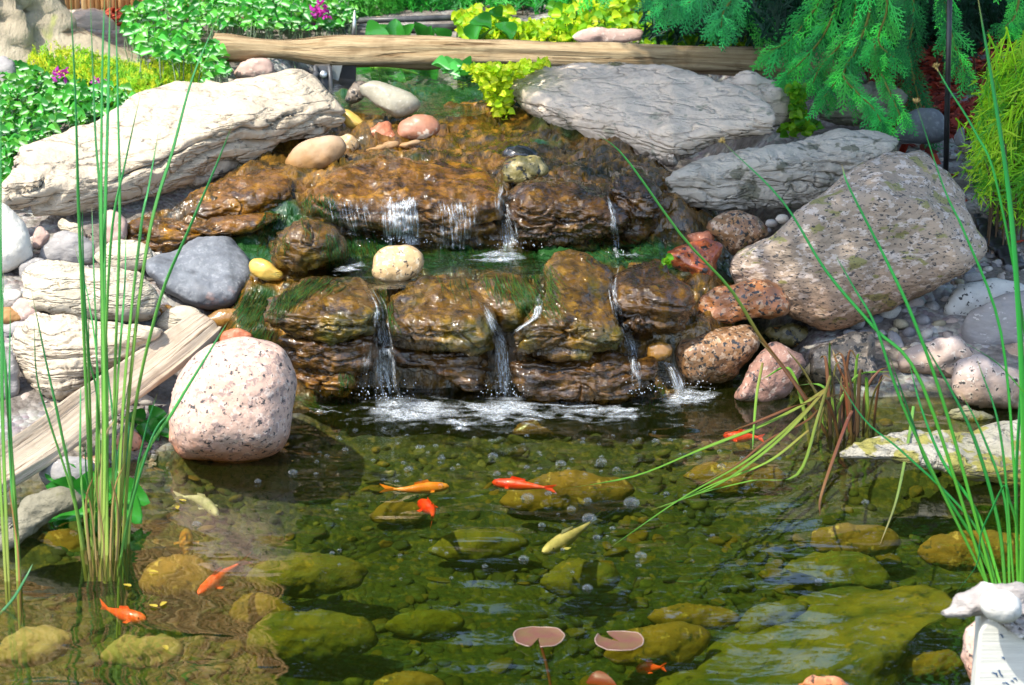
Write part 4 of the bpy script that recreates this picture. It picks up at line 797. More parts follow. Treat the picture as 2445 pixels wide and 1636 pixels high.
# loose pebbles: six shapes, copied
PROTO = []
def pebproto(mat, name, s):
    k = 14; th = np.linspace(0, 2 * math.pi, k, endpoint=False); ph = np.linspace(-math.pi / 2, math.pi / 2, 9)[1:-1]
    V = np.array([(math.cos(t) * math.cos(p), math.sin(t) * math.cos(p), math.sin(p)) for p in ph for t in th] + [(0, 0, -1), (0, 0, 1)])
    V = V * (1 + .16 * fbm(V * 1.1 + s * 9, 2, s))[:, None] * np.array([1, .78, .62])
    n = len(ph); F = [(i * k + j, i * k + (j + 1) % k, (i + 1) * k + (j + 1) % k, (i + 1) * k + j) for i in range(n - 1) for j in range(k)]
    a, b = n * k, n * k + 1
    F += [(a, (j + 1) % k, j) for j in range(k)] + [(b, (n - 1) * k + j, (n - 1) * k + (j + 1) % k) for j in range(k)]
    me = mk(name, V, F, mat, origin=(0, 0, 0)); PROTO.append(me); return me
USED = {}
def peb(kind, P, r, label, group, mat, s):
    key = (kind, s)
    if key not in USED:
        USED[key] = pebproto(mat, 'pebble', s); o = USED[key]
    else:
        o = USED[key].copy(); COL.objects.link(o)
    o.location = P; o.scale = (r * RNG.uniform(.85, 1.35), r * RNG.uniform(.75, 1.1), r * (RNG.uniform(.35, .65) if kind == 'sub' else RNG.uniform(.8, 1.1))); o.rotation_euler = (RNG.normal(0, .25), RNG.normal(0, .25), RNG.uniform(0, 6.3))
    return tag(o, label, 'pebble', group)
cols = ['grey', 'dark grey', 'pinkish', 'olive tan', 'pale cream', 'charcoal']
spots = [(1960, 745, 22), (2000, 735, 24), (2035, 720, 26), (2060, 745, 20), (2090, 700, 24), (2110, 735, 22), (2135, 705, 20), (2080, 765, 20), (2120, 770, 22), (2150, 745, 18), (2170, 775, 16), (2050, 785, 24), (2015, 770, 18), (1985, 770, 18), (2100, 800, 18), (2070, 810, 16), (2180, 740, 14), (1945, 765, 14), (2130, 690, 12), (2155, 715, 12), (2040, 690, 22), (2200, 715, 14), (2165, 690, 16), (1905, 750, 16), (2230, 640, 20), (2215, 625, 22), (2260, 620, 14), (2195, 650, 16), (2290, 640, 16), (2320, 655, 14), (1765, 515, 16), (1755, 530, 14), (1790, 505, 18), (2045, 760, 12), (2025, 800, 12), (1860, 735, 10), (2285, 605, 14), (2310, 620, 16)]
for i, (x, y, r) in enumerate(spots):
    P = hit(x * IW / 2343, y * IW / 2343)[0]; q = (i * 5) % 6
    if x < 1800: P = at_Y(np.array(x * 1.0435), np.array(y * 1.0435), 5.75)
    peb('shore', P + [0, 0, .004], r * 1.0435 * depth_of(P) / FPX, cols[q] + ' pebble in the patch of loose pebbles on the right bank', cols[q] + ' pebbles on the right bank', M['peb%d' % q], q)
for i in range(46):
    x, y = RNG.uniform(0, 360), RNG.uniform(560, 1040)
    P = hit(x * 1.0435, y * 1.0435)[0]; q = [0, 2, 4, 3][i % 4]
    peb('left', P, RNG.uniform(.012, .026), cols[q] + ' pebble filling gaps between the left bank cobbles', cols[q] + ' pebbles on the left bank', M['peb%d' % q], q)
for i in range(16):
    x, y = RNG.uniform(2030, 2160), RNG.uniform(335, 365)
    P = at_Y(np.array(x * 1.0435), np.array(y * 1.0435), RNG.uniform(6.35, 6.6)); q = [0, 4, 5, 1][i % 4]
    P[2] = G(P[0], P[1]) + .01
    peb('back', P, RNG.uniform(.012, .024), cols[q] + ' pebble at the back end of the layered grey slab', cols[q] + ' pebbles behind the layered slab', M['peb%d' % q], q)
for i, c in enumerate([(.07, .07, .008), (.15, .105, .010), (.04, .055, .008), (.20, .115, .012)]):
    M['sub%d' % i] = stone('algae_pebble', c, tuple(x * .6 for x in c), spots=((tuple(min(1, x * 1.6) for x in c), 60, .6),), bump=.3)
sub = ['olive', 'yellow brown', 'dark green', 'amber']
cnt = 0
while cnt < 195:
    x, y = RNG.uniform(350, 2343), RNG.uniform(1080, 1600); 
    if RNG.rand() < .45: x, y = RNG.uniform(1380, 1950), RNG.uniform(1180, 1400)
    P = hit(x * 1.0435, y * 1.0435)[0]
    if P[2] > -.05: continue
    cnt += 1; q = RNG.randint(4)
    peb('sub', P + [0, 0, .002], RNG.uniform(.014, .036), sub[q] + ' pebble on the pond bottom', sub[q] + ' pebbles on the pond bottom', M['sub%d' % q], q)

# small fry between them, too many to count
Q = np.stack([RNG.uniform(100, 2445, 4200), RNG.uniform(1010, 1640, 4200)], 1); Q = hit(Q[:, 0], Q[:, 1]); Q = Q[Q[:, 2] < -.04]
RNG.shuffle(Q); SUBQ = Q
# gravel, mulch: uncountable
def scatter_bits(name, pts, size, cols, mat, elong=1.0, thin=.5):
    mb = MB()
    for P in pts:
        s = size * RNG.uniform(.5, 1.5); e = s * RNG.uniform(1, elong)
        A = RNG.normal(size=(3, 3)); A[2] *= .3; A[2, 2] += 1; q, _ = np.linalg.qr(A[::-1].T); q = q[:, ::-1]
        b = np.array([(-1, -.7, 0), (1, -.9, 0), (.9, .8, 0), (-.8, 1, 0), (-.6, -.4, 1), (.6, -.5, 1), (.5, .5, 1), (-.5, .6, 1)]) * [e, s, s * thin] * (1 + RNG.normal(0, .12, (8, 1)))
        mb.add(b @ q.T + P, [(0, 1, 5, 4), (1, 2, 6, 5), (2, 3, 7, 6), (3, 0, 4, 7), (4, 5, 6, 7)], np.array(cols[RNG.randint(len(cols))]) * RNG.uniform(.75, 1.25))
    return mb.build(name, mat, smooth=False)
m = NT('loose_bits'); MBITS = m.done(m.n('BsdfPrincipled', Base_Color=m.attr('tint'), Roughness=.85))
mb = MB(); th = np.linspace(0, 2 * math.pi, 9, endpoint=False); SH = []
for q in range(5):
    v = np.array([(math.cos(t) * math.cos(p), .75 * math.sin(t) * math.cos(p), .5 * math.sin(p)) for p in (-.9, -.1, .55, 1.05) for t in th] + [(0, 0, .5)]); SH.append(v * (1 + .2 * fbm(v * 1.3 + q * 5, 2, q))[:, None])
SF = np.array([(a * 9 + b, a * 9 + (b + 1) % 9, (a + 1) * 9 + (b + 1) % 9, (a + 1) * 9 + b) for a in range(3) for b in range(9)] + [(27 + b, 27 + (b + 1) % 9, 36, 36) for b in range(9)])
for P in SUBQ[:1700]:
    a = RNG.uniform(0, 6.28); r = RNG.uniform(.007, .026) * RNG.uniform(.6, 1.2); c, s_ = math.cos(a), math.sin(a); t1, t2 = RNG.normal(0, .25, 2)
    Rm = np.array([[c, -s_, 0], [s_, c, 0], [t1, t2, 1]]); C_ = np.array([(.10, .085, .01), (.05, .06, .008), (.17, .11, .012), (.03, .04, .006), (.08, .085, .01), (.13, .12, .03)][RNG.randint(6)])
    mb.add(SH[RNG.randint(5)] @ Rm.T * r + P, SF, C_ * RNG.uniform(.35, 1.2))
m = NT('pond_gravel_stone'); cc = m.mix(m.ramp(m.noise(m.coord(), 70, 4), ((.4, 0.), (.62, .7))), m.attr('tint'), (.03, .04, .006)); MPG2 = m.done(m.n('BsdfPrincipled', Base_Color=cc, Roughness=.85, Normal=m.bump(m.noise(m.coord(), 130, 3), .5, .004)))
tag(mb.build('pond_gravel', MPG2), kind='stuff')
px = RNG.uniform(1980, 2460, 1500); py = RNG.uniform(330, 700, 1500)
g1 = hit(px, py); px = RNG.uniform(-20, 380, 900); py = RNG.uniform(560, 1120, 900); g2 = hit(px, py)
tag(scatter_bits('gravel', np.vstack([g1, g2]), .0075, [(.35, .33, .31), (.22, .21, .21), (.45, .40, .35), (.30, .22, .17), (.14, .13, .13)], MBITS, 1.5, .8), kind='stuff')
px = np.concatenate([RNG.uniform(2080, 2460, 2100), RNG.uniform(250, 330, 120), RNG.uniform(2050, 2440, 60)]); py = np.concatenate([RNG.uniform(40, 330, 2100), RNG.uniform(25, 65, 120), RNG.uniform(340, 640, 60)])
tag(scatter_bits('mulch', hit(px, py) + [0, 0, .008], .010, [(.32, .035, .012), (.22, .022, .010), (.42, .07, .03), (.15, .02, .01)], MBITS, 4.5, .4), kind='stuff')

# fish
def fishmat(name, a, b, c=None):
    m = NT(name); col = m.mix(m.ramp(m.noise(m.coord(), 34, 3), ((.42, 0.), (.6, 1.))), a, b)
    sc = m.n('TexVoronoi', 0, Vector=m.coord(), Scale=330.)
    return m.done(m.n('BsdfPrincipled', Base_Color=col, Roughness=.35, Normal=m.bump(sc, .35, -.002), Coat_Weight=.4, Coat_Roughness=.1))
FM = {'red': fishmat('red_fish_skin', (.80, .035, .008), (.75, .07, .01)), 'orange': fishmat('orange_fish_skin', (.80, .22, .012), (.85, .33, .03)), 'coral': fishmat('coral_fish_skin', (.85, .085, .012), (.85, .13, .02)),
      'pale': fishmat('pale_yellow_fish_skin', (.66, .56, .20), (.50, .44, .14)), 'white': fishmat('pale_white_fish_skin', (.55, .50, .34), (.42, .40, .22)), 'rust': fishmat('rusty_fish_skin', (.50, .20, .02), (.42, .24, .03))}
EYE = NT('fish_eye'); EYE = EYE.done(EYE.n('BsdfPrincipled', Base_Color=(.01, .01, .01), Roughness=.15))
def fish(label, line, width, mat, z=-.035):
    """line: full-picture pixels from snout to tail root and tail tip, at depth z"""
    P = K(line); L = smooth_line(at_z(P[:, 0], P[:, 1], z), 30); root = empty('fish', L[12], label, 'fish', 'fish in the pond')
    s = np.linspace(0, 1, 30); W = width * 1.0435 * depth_of(L[12]) / FPX
    T = np.gradient(L, axis=0); T /= np.linalg.norm(T, axis=1)[:, None]; S = np.cross(T, [0, 0, 1]); S /= np.linalg.norm(S, axis=1)[:, None]
    bodyw = np.interp(s, [0, .03, .12, .3, .5, .68, .8, .84], [.06, .25, .40, .5, .43, .24, .13, .10]); nb = int(30 * .84)
    mb = MB(); k = 12; th = np.linspace(0, 2 * math.pi, k, endpoint=False)
    V = (L[:nb, None] + W * bodyw[:nb, None, None] * (S[:nb, None] * np.cos(th)[None, :, None] + np.array([0, 0, 1.15])[None, None] * np.sin(th)[None, :, None])).reshape(-1, 3)
    i = np.arange(nb - 1)[:, None] * k; j = np.arange(k)[None]; F = np.stack([i + j, i + (j + 1) % k, i + k + (j + 1) % k, i + k + j], -1).reshape(-1, 4)
    F = np.vstack([F, [[0, 3, 6, 9]], [[(nb - 1) * k + q for q in (9, 6, 3, 0)]]]); mb.add(V, F)
    o = mb.build('body', mat, root)
    def fin(name, pts):
        pts = np.array(pts); n = len(pts); off = np.array([0, 0, .0012]); 
        if abs(np.cross(pts[1] - pts[0], pts[2] - pts[0])[2]) < 1e-6: off = S[15] * .0012
        f = MB(); f.add(np.vstack([pts, pts + off]), [(0, 1, 2, 3), (7, 6, 5, 4), (0, 4, 5, 1), (1, 5, 6, 2), (2, 6, 7, 3), (3, 7, 4, 0)]); f.build(name, mat, root, smooth=False)
    a, b = L[nb - 2], L[-1]; d = b - a; up = np.array([0, 0, W])
    fin('tail_fin', [a - up * .08, b - up * .42 + S[-1] * W * .14, b - d * .35, a + up * .06]); fin('tail_fin', [a - up * .06, b - d * .35, b + up * .45 + S[-1] * W * .14, a + up * .08])
    for sg in (-1, 1):
        q = L[7] + S[7] * sg * W * .42 - up * .2; fin('pectoral_fin', [q, q + S[7] * sg * W * .45 + T[7] * W * .1, q + S[7] * sg * W * .42 + T[7] * W * .5, q + T[7] * W * .3])
    fin('dorsal_fin', [L[9] + up * .54, L[10] + up * .80, L[16] + up * .62, L[16] + up * .42])
    for sg in (-1, 1):
        e = MB(); c = L[3] + S[3] * sg * W * .35 + up * .16
        tube(e, c + S[3] * sg * np.linspace(-.02, .05, 5)[:, None] * W, np.array([.5, 1, 1.1, .9, .3]) * W * .05, 8); e.build('eye', EYE, root)
    return root
fish('orange goldfish with a long pale tail, swimming right below the foam', [(1027, 1113), (980, 1116), (930, 1120), (868, 1119)], 24, FM['orange'], -.02)
fish('long red goldfish left of the fallen green blade tip', [(1126, 1104), (1170, 1108), (1220, 1113), (1275, 1119)], 24, FM['red'], -.025)
fish('small red goldfish with curled body below the orange one', [(958, 1150), (978, 1160), (990, 1172), (988, 1200)], 30, FM['red'], -.03)
fish('pale yellow koi swimming towards the lower left', [(1242, 1265), (1285, 1240), (1325, 1215), (1375, 1178)], 34, FM['pale'], -.02)
fish('coral red goldfish with its tail up, left part of the pond', [(454, 1360), (490, 1332), (520, 1308), (572, 1276)], 32, FM['coral'], -.03)
fish('coral red goldfish behind the front reed stem', [(334, 1416), (295, 1410), (262, 1400), (226, 1384)], 30, FM['coral'], -.03)
fish('rusty orange fish seen end on below the pale fish', [(425, 1215), (426, 1240), (426, 1262), (425, 1290)], 34, FM['rust'], -.06)
fish('white fish near the water hyacinth with a curved back', [(500, 1180), (470, 1152), (440, 1140), (395, 1136)], 26, FM['white'], -.03)
fish('red goldfish under the brown rushes on the right', [(1655, 996), (1690, 1000), (1720, 1000), (1750, 1003)], 24, FM['red'], -.03)
fish('small orange goldfish at the bottom edge right of the lily pads', [(1455, 1532), (1480, 1528), (1500, 1528), (1524, 1526)], 26, FM['coral'], -.05)

# ------------------------------------------------------------------ wood, fence, filter box, rods
def woodmat(name, a, b, dark, sc=(6, 60, 60), bump=.8):
    m = NT(name); st = m.attr('st', 'Vector')
    co = m.n('Mapping', Vector=st, Scale=sc)
    n = m.noise(co, 1., 6, .7, .3)
    c = m.mix(m.ramp(n, ((.35, 0.), (.65, 1.))), a, b)
    ck = m.ramp(m.noise(m.n('Mapping', Vector=st, Scale=(sc[0] * .6, sc[1] * .8, sc[2])), 1., 3, .6, .5), ((.60, 0.), (.68, 1.)))
    c = m.mix(ck, c, dark); c = m.mix(m.ramp(m.noise(m.coord(), 14, 4), ((.5, 0.), (.7, .5))), c, dark)
    nb = m.bump(n, bump, .012); nb = m.bump(ck, bump, -.008, nb)
    return m.done(m.n('BsdfPrincipled', Base_Color=c, Roughness=.85, Normal=nb, Specular_IOR_Level=.2))
MLOG = woodmat('weathered_log_wood', (.27, .18, .09), (.52, .40, .24), (.12, .07, .03), (22, 4, 1))
MDRIFT = woodmat('driftwood_grain', (.47, .37, .27), (.58, .48, .37), (.27, .18, .11), (14, 2.5, 1))
def woodlog(name, label, cat, P, Rr, mat, flat=1.0, k=26, n=150, groove=.010, seed=1, side=None):
    P = smooth_line(P, n); Rr = np.interp(np.linspace(0, 1, n), np.linspace(0, 1, len(Rr)), Rr)
    mb = MB(); tube(mb, P, Rr, k, None, flat, side=side)
    V = np.concatenate(mb.V); U = np.concatenate(mb.U); m_ = n * k
    s = np.repeat(np.linspace(0, 1, n), k); th = np.tile(np.arange(k) / k * 2 * math.pi, n); Ln = np.linalg.norm(np.diff(P, axis=0), axis=1).sum()
    q = np.stack([np.cos(th) * 2.6, np.sin(th) * 2.6, s * Ln * 2.2 + seed], 1); C = np.repeat(P, k, 0)
    d = groove * (1.2 * fbm(q, 4, seed) + .8 * fbm(q * [2.5, 2.5, .7], 2, seed + 1)) + .012 * vnoise(np.stack([0 * s, 0 * s, s * Ln * 3.5], 1), seed)
    dr = V[:m_] - C; dr /= np.linalg.norm(dr, axis=1)[:, None] + 1e-9; V[:m_] += dr * d[:, None]
    uv = np.vstack([np.stack([th / 6.283, s * Ln], 1), [[.5, 0], [.5, 1]]])
    o = mk(name, V, np.concatenate(mb.F), mat, uv=uv); return tag(o, label, cat)
lp = [at_Y(np.array(x), np.array(y), 7.22) for x, y in ((511, 116), (660, 119), (800, 125), (1000, 127), (1150, 127), (1400, 133), (1620, 140), (1830, 147), (1993, 152))]
woodlog('log', 'weathered barkless log lying across the head of the stream', 'log', lp, [.036, .040, .039, .039, .036, .034, .031, .032, .028], MLOG, seed=3, groove=.009, side=(0, 0, 1))
# driftwood plank: a split, grooved board
def plank():
    n, k = 90, 34
    a = np.array([(496, 772), (420, 830), (330, 895), (215, 975), (110, 1055), (-20, 1140), (-110, 1200)], float); hw = np.array([44, 52, 56, 62, 62, 60, 58]) * .92
    L = smooth_line(a, n); hw = np.interp(np.linspace(0, 1, n), np.linspace(0, 1, 7), hw)
    z = np.interp(np.linspace(0, 1, n), [0, .3, 1], [.23, .17, .06])
    C = np.array([at_z(np.array(x), np.array(y), zz) for (x, y), zz in zip(L, z)])
    T = np.gradient(C, axis=0); T /= np.linalg.norm(T, axis=1)[:, None]
    up = np.array([.12, -.62, .77]); S = np.cross(T, up); S /= np.linalg.norm(S, axis=1)[:, None]; Nn = np.cross(S, T)
    Wd = hw * depth_of(C) / FPX
    th = np.linspace(0, 2 * math.pi, k, endpoint=False); cx = np.sign(np.cos(th)) * np.abs(np.cos(th)) ** .35; cy = np.sign(np.sin(th)) * np.abs(np.sin(th)) ** .6
    V = C[:, None] + Wd[:, None, None] * cx[None, :, None] * S[:, None] + .020 * cy[None, :, None] * Nn[:, None]
    s = np.repeat(np.linspace(0, 1, n), k); cc = np.tile(cx, n); V = V.reshape(-1, 3)
    q = np.stack([cc * 3.2, s * 1.1, np.tile(cy, n) * .3], 1); d = .013 * fbm(q * [1, 1, 1], 3, 5) + .006 * fbm(q * [3.2, 2, 1], 2, 6)
    V += np.repeat(Nn, k, 0) * (d * np.tile(cy, n))[:, None]
    V[:k] += T[0] * (.012 * vnoise(np.stack([cx * 4, cy, cx], 1), 4))[:, None]
    i = np.arange(n - 1)[:, None] * k; j = np.arange(k)[None]; F = np.stack([i + j, i + (j + 1) % k, i + k + (j + 1) % k, i + k + j], -1).reshape(-1, 4)
    c0 = len(V); V = np.vstack([V, C[0] + T[0] * .004, C[-1]]); b = np.arange(k)
    F = np.vstack([F, np.stack([np.full(k, c0), (b + 1) % k, b, b], 1), np.stack([np.full(k, c0 + 1), (n - 1) * k + b, (n - 1) * k + (b + 1) % k, (n - 1) * k + b], 1)[:, [0, 1, 2, 2]]])
    uv = np.vstack([np.stack([cc * .6, s * 1.0], 1), [[0, 0], [0, 1]]])
    tag(mk('driftwood_plank', V, F, MDRIFT, uv=uv), 'weathered grooved driftwood plank sloping into the pond on the left', 'driftwood')
plank()
# gnarled stump upper left
def stump():
    n, k = 60, 60
    root = at_Y(np.array(20.), np.array(140.), 7.55); root[2] = G(root[0], root[1]) - .02
    s = np.linspace(0, 1, n); th = np.linspace(0, 2 * math.pi, k, endpoint=False); S, TH = np.meshgrid(s, th, indexing='ij'); S = S.ravel(); TH = TH.ravel()
    fl = .17 + .15 * np.exp(-S * 7) * (1 + .8 * np.cos(3 * TH + .6) + .5 * np.cos(5 * TH))
    fl += np.exp(-S * 5) * .10 * np.clip(np.cos(TH + .3), 0, 1) ** 6
    q = np.stack([np.cos(TH) * 2.2, np.sin(TH) * 2.2, S * 3], 1)
    r = fl + .05 * fbm(q * 1.4, 4, 8) - .035 * np.exp(-(fbm(q, 3, 12) / .12) ** 2)
    V = np.stack([root[0] - .06 + r * np.cos(TH), root[1] + r * np.sin(TH), root[2] + S * .9], 1)
    i = np.arange(n - 1)[:, None] * k; j = np.arange(k)[None]; F = np.stack([i + j, i + (j + 1) % k, i + k + (j + 1) % k, i + k + j], -1).reshape(-1, 4)
    V = np.vstack([V, [root + [-.06, 0, .9]]]); b = np.arange(k); F = np.vstack([F, np.stack([np.full(k, n * k), (n - 1) * k + b, (n - 1) * k + (b + 1) % k, (n - 1) * k + (b + 1) % k], 1)])
    tag(mk('tree_stump', V, F, stone('gnarled_stump_wood', (.44, .38, .28), (.32, .27, .19), spots=(((.16, .12, .08), 9, .62), ((.30, .30, .12), 6, .66)), bump=.8, streak=(1, 1, .4))), 'gnarled bleached tree stump in the top left corner', 'stump')
stump()
# bamboo fence, every cane one slat pattern in a single panel
mb = MB(); X = -3.6
while X < -1.02:
    r = RNG.uniform(.010, .015); h = RNG.uniform(2.05, 2.12); y = 8.34 + RNG.normal(0, .004); X += r * 1.9
    g = RNG.uniform(.7, 1.15); c = np.array([(.55, .33, .13), (.48, .27, .10), (.66, .44, .20), (.40, .22, .09)][RNG.randint(4)]) * g * 1.3
    zz = np.linspace(.45, .45 + h, 8); tube(mb, np.stack([np.full(8, X) + RNG.normal(0, .002, 8), np.full(8, y), zz], 1), r, 7, c)
fr = empty('bamboo_fence', (-2.3, 8.34, .45), 'orange tan bamboo cane fence behind the stump and sandstone boulder', 'fence')
m = NT('bamboo_cane'); mb.build('cane_panel', m.done(m.n('BsdfPrincipled', Base_Color=m.attr('tint'), Roughness=.5)), fr)
for zr in (.75, 1.5, 2.3):
    b = MB(); tube(b, [(-3.6, 8.375, zr), (-1.02, 8.375, zr)], .02, 8, (.3, .18, .07)); b.build('rail', bpy.data.materials['bamboo_cane'], fr)
# filter box
def boxv(c, s, bev=0.0):
    c = np.asarray(c, float); s = np.asarray(s, float) / 2
    V = np.array([(x, y, z) for z in (-1, 1) for y in (-1, 1) for x in (-1, 1)], float) * s + c
    return V, [(0, 2, 3, 1), (4, 5, 7, 6), (0, 1, 5, 4), (2, 6, 7, 3), (0, 4, 6, 2), (1, 3, 7, 5)]
def plastic(name, c, r=.35):
    m = NT(name); co = m.coord(); cc = m.mix(m.ramp(m.noise(co, 18, 5), ((.45, 0.), (.7, .6))), c, tuple(min(1, x * 2.2 + .03) for x in c))
    return m.done(m.n('BsdfPrincipled', Base_Color=cc, Roughness=r, Normal=m.bump(m.noise(co, 60, 3), .2, .004)))
MPL = plastic('black_plastic', (.016, .016, .018)); MPG = plastic('grey_plastic', (.05, .052, .056), .4); MST = NT('galvanised_steel'); MST = MST.done(MST.n('BsdfPrincipled', Base_Color=(.55, .57, .58), Metallic=.9, Roughness=.35))
fb = at_Y(np.array(940.), np.array(95.), 8.05); root = empty('filter_box', fb - [0, 0, .1], 'open black plastic waterfall filter box behind the log', 'filter box')
def wx(x, y, Y): return at_Y(np.array(float(x)), np.array(float(y)), Y)
a = wx(795, 92, 8.15); b = wx(1104, 92, 8.15); zt = wx(940, 66, 8.15)[2]
xs0, xs1 = a[0], b[0]; zb_ = zt - .22
for nm, c, s in (('back_wall', ((xs0 + xs1) / 2, 8.17, (zt + zb_) / 2), (xs1 - xs0, .016, zt - zb_)), ('side_wall', (xs0, 7.75, (zt + zb_) / 2 - .03), (.016, .82, zt - zb_ - .06)), ('side_wall', (xs1, 7.9, (zt + zb_) / 2), (.016, .52, zt - zb_))):
    q = MB(); q.add(*boxv(c, s)); q.build(nm, MPL, root, smooth=False)
for dz, dy, r in ((0, 8.15, .013), (.030, 8.18, .012)):
    q = MB(); tube(q, [(xs0 - .01, dy, zt + dz - .012), (xs1 + .01, dy, zt + dz + .004)], r, 10, (1, 1, 1)); q.build('rim', MPG, root)
# bracket at the front of the box
P = [wx(744, 158, 7.1), wx(786, 160, 7.1), wx(794, 235, 7.1), wx(757, 225, 7.1)]
br = empty('filter_bracket', wx(770, 225, 7.1), 'grey black plastic bracket with a screw under the log', 'bracket')
q = MB(); A = np.array([wx(750, 157, 7.1), wx(786, 157, 7.1), wx(793, 238, 7.08), wx(758, 228, 7.08)]); q.add(np.vstack([A, A + [0, .03, 0]]), [(0, 3, 2, 1), (4, 5, 6, 7), (0, 1, 5, 4), (1, 2, 6, 5), (2, 3, 7, 6), (3, 0, 4, 7)]); q.build('plate', MPG, br, smooth=False)
for x0, x1, x2 in ((752, 757, 760), (786, 790, 796)):
    q = MB(); tube(q, [wx(x0, 157, 7.09), wx(x1, 200, 7.08), wx(x2, 240, 7.06)], .008, 8); q.build('rib', MPG, br)
q = MB(); c = wx(773, 178, 7.085); tube(q, [c, c + [0, -.010, .002], c + [0, -.013, .003]], [.013, .013, .008], 14); sc_ = q.build('screw', MST, br)
q = MB(); tube(q, [wx(757, 172, 7.06), wx(747, 190, 7.05), wx(735, 196, 7.04)], .010, 8); q.build('arm', MPG, br)
gp = MB(); A = np.array([wx(792, 157, 7.14), wx(817, 157, 7.14), wx(808, 193, 7.14), wx(794, 188, 7.14)]); gp.add(np.vstack([A, A + [0, .006, 0]]), [(0, 3, 2, 1), (4, 5, 6, 7), (0, 1, 5, 4), (1, 2, 6, 5), (2, 3, 7, 6), (3, 0, 4, 7)])
gp.build('steel_tab', MST, br, smooth=False)
q = MB(); A = np.array([wx(795, 157, 7.2), wx(850, 157, 7.2), wx(848, 250, 7.2), wx(795, 250, 7.2)]); q.add(np.vstack([A, A + [0, .02, 0]]), [(0, 3, 2, 1), (4, 5, 6, 7), (0, 1, 5, 4), (1, 2, 6, 5), (2, 3, 7, 6), (3, 0, 4, 7)]); q.build('back_panel', MPL, br, smooth=False)
q = MB(); tube(q, [wx(845, 100, 7.35), wx(846, 60, 7.35), wx(847, 24, 7.35)], [.009, .008, .002], 8, (1, 1, 1)); tag(q.build('metal_stake', MST), 'thin silver metal stake behind the log in front of the filter box', 'stake')
for (x0, y0, x1, y1, Y), lb in (((2263, 355, 2270, -120, 6.45), 'thin black garden rod beside the cedar, the nearer of two'), ((2405, 160, 2415, -140, 7.4), 'far black garden rod at the red mulch near the top right corner')):
    p0, p1 = wx(x0, y0, Y), wx(x1, y1, Y); p0[2] = G(p0[0], p0[1]) - .02
    q = MB(); tube(q, [p0, p0 * .5 + p1 * .5, p1], .0085, 8); tag(q.build('garden_rod', MPL), lb, 'rod')
# black liner fold at the right
P = smooth_line(np.array([hit(x * 1.0435, y * 1.0435)[0] + [0, 0, .015] for x, y in ((2235, 505), (2262, 545), (2295, 585), (2330, 620))]), 24)
q = MB(); tube(q, P + .006 * RNG.normal(size=(24, 1)) * [0, 0, 1], np.interp(np.linspace(0, 1, 24), [0, .4, 1], [.012, .035, .03]), 10, None, .35, side=(1, .2, 0)); tag(q.build('pond_liner', MPL), 'black rubber pond liner fold among gravel at the right edge', 'liner')
# post with driftwood, bottom right
m = NT('painted_post_wood'); st = m.coord((1, 1, 22)); c = m.mix(m.ramp(m.noise(st, 6, 3), ((.4, 0.), (.6, 1.))), (.62, .61, .54), (.55, .54, .48))
MPO = m.done(m.n('BsdfPrincipled', Base_Color=c, Roughness=.7, Normal=m.bump(m.noise(st, 14, 3), .3, .004)))
pr = empty('post', wx(2400, 1640, 3.45), 'pale wooden post with blue paint marks in the bottom right corner', 'post')
n = 26; x = np.linspace(-1, 1, n)
p0 = wx(2328, 1640, 3.45); p1 = wx(2328, 1520, 3.45); xr = wx(2470, 1520, 3.45)[0]; zt = wx(2400, 1474, 3.45)[2]; zb_ = -.32
prof = [(p0[0], zb_)] + [(p0[0] + .0005, zt - .04)] + [(p0[0] + .03 * (1 - math.cos(t)), zt - .04 + .04 * math.sin(t)) for t in np.linspace(.15, 1.45, 9)] + [(xr, zt + .004), (xr, zb_)]
prof = np.array(prof); k = len(prof); V = np.vstack([np.stack([prof[:, 0], np.full(k, 3.45), prof[:, 1]], 1), np.stack([prof[:, 0] + .01, np.full(k, 3.53), prof[:, 1]], 1)])
o = mk('post_body', V, [tuple(range(k))] + [tuple(range(2 * k - 1, k - 1, -1))] + [(i, i + k, (i + 1) % k + k, (i + 1) % k) for i in range(k)], MPO, pr, smooth=False)
bv = o.modifiers.new('bevel', 'BEVEL'); bv.width = .006; bv.segments = 3
mk_ = NT('blue_paint'); MBL = mk_.done(mk_.n('BsdfPrincipled', Base_Color=(.02, .07, .16), Roughness=.6))
mb = MB()
for x, y, dx, dy in ((2395, 1572, 4, 3), (2373, 1608, 5, 2), (2379, 1612, 3, 5), (2386, 1606, 3, 6), (2391, 1614, 4, 3), (2402, 1633, 9, 3), (2417, 1627, 4, 2), (2391, 1519, 5, 4), (2424, 1622, 5, 3)):
    mb = MB(); tube(mb, smooth_line([wx(x - dx, y - dy * .5, 3.449), wx(x, y - dy, 3.449), wx(x + dx * .5, y + dy * .3, 3.449), wx(x + dx, y + dy, 3.449)], 8), [.0006, .0011, .0012, .001, .0013, .0012, .001, .0005], 6); mb.build('paint_mark', MBL, pr)
R('boulder', 'pinkish rock behind the pale post in the bottom right corner', [(2298, 1560), (2305, 1510), (2330, 1482), (2370, 1478), (2420, 1500), (2440, 1600), (2380, 1680), (2320, 1640)], M['pinkgran'], Yb=3.56, seed=240)
R('cobble', 'pale smooth stone set into the driftwood on top of the post', [(2340, 1452), (2345, 1422), (2375, 1408), (2412, 1412), (2436, 1436), (2436, 1470), (2405, 1490), (2365, 1482)], M['white_cob'], Yb=3.385, seed=241, amp=.5, E=.035, D=.03)
MD2 = stone('bleached_driftwood', (.38, .35, .33), (.30, .27, .25), spots=(((.58, .56, .53), 12, .55), ((.20, .17, .15), 18, .67)), bump=.7, streak=(.35, 1, 1.6), rot=(0, .35, 0))
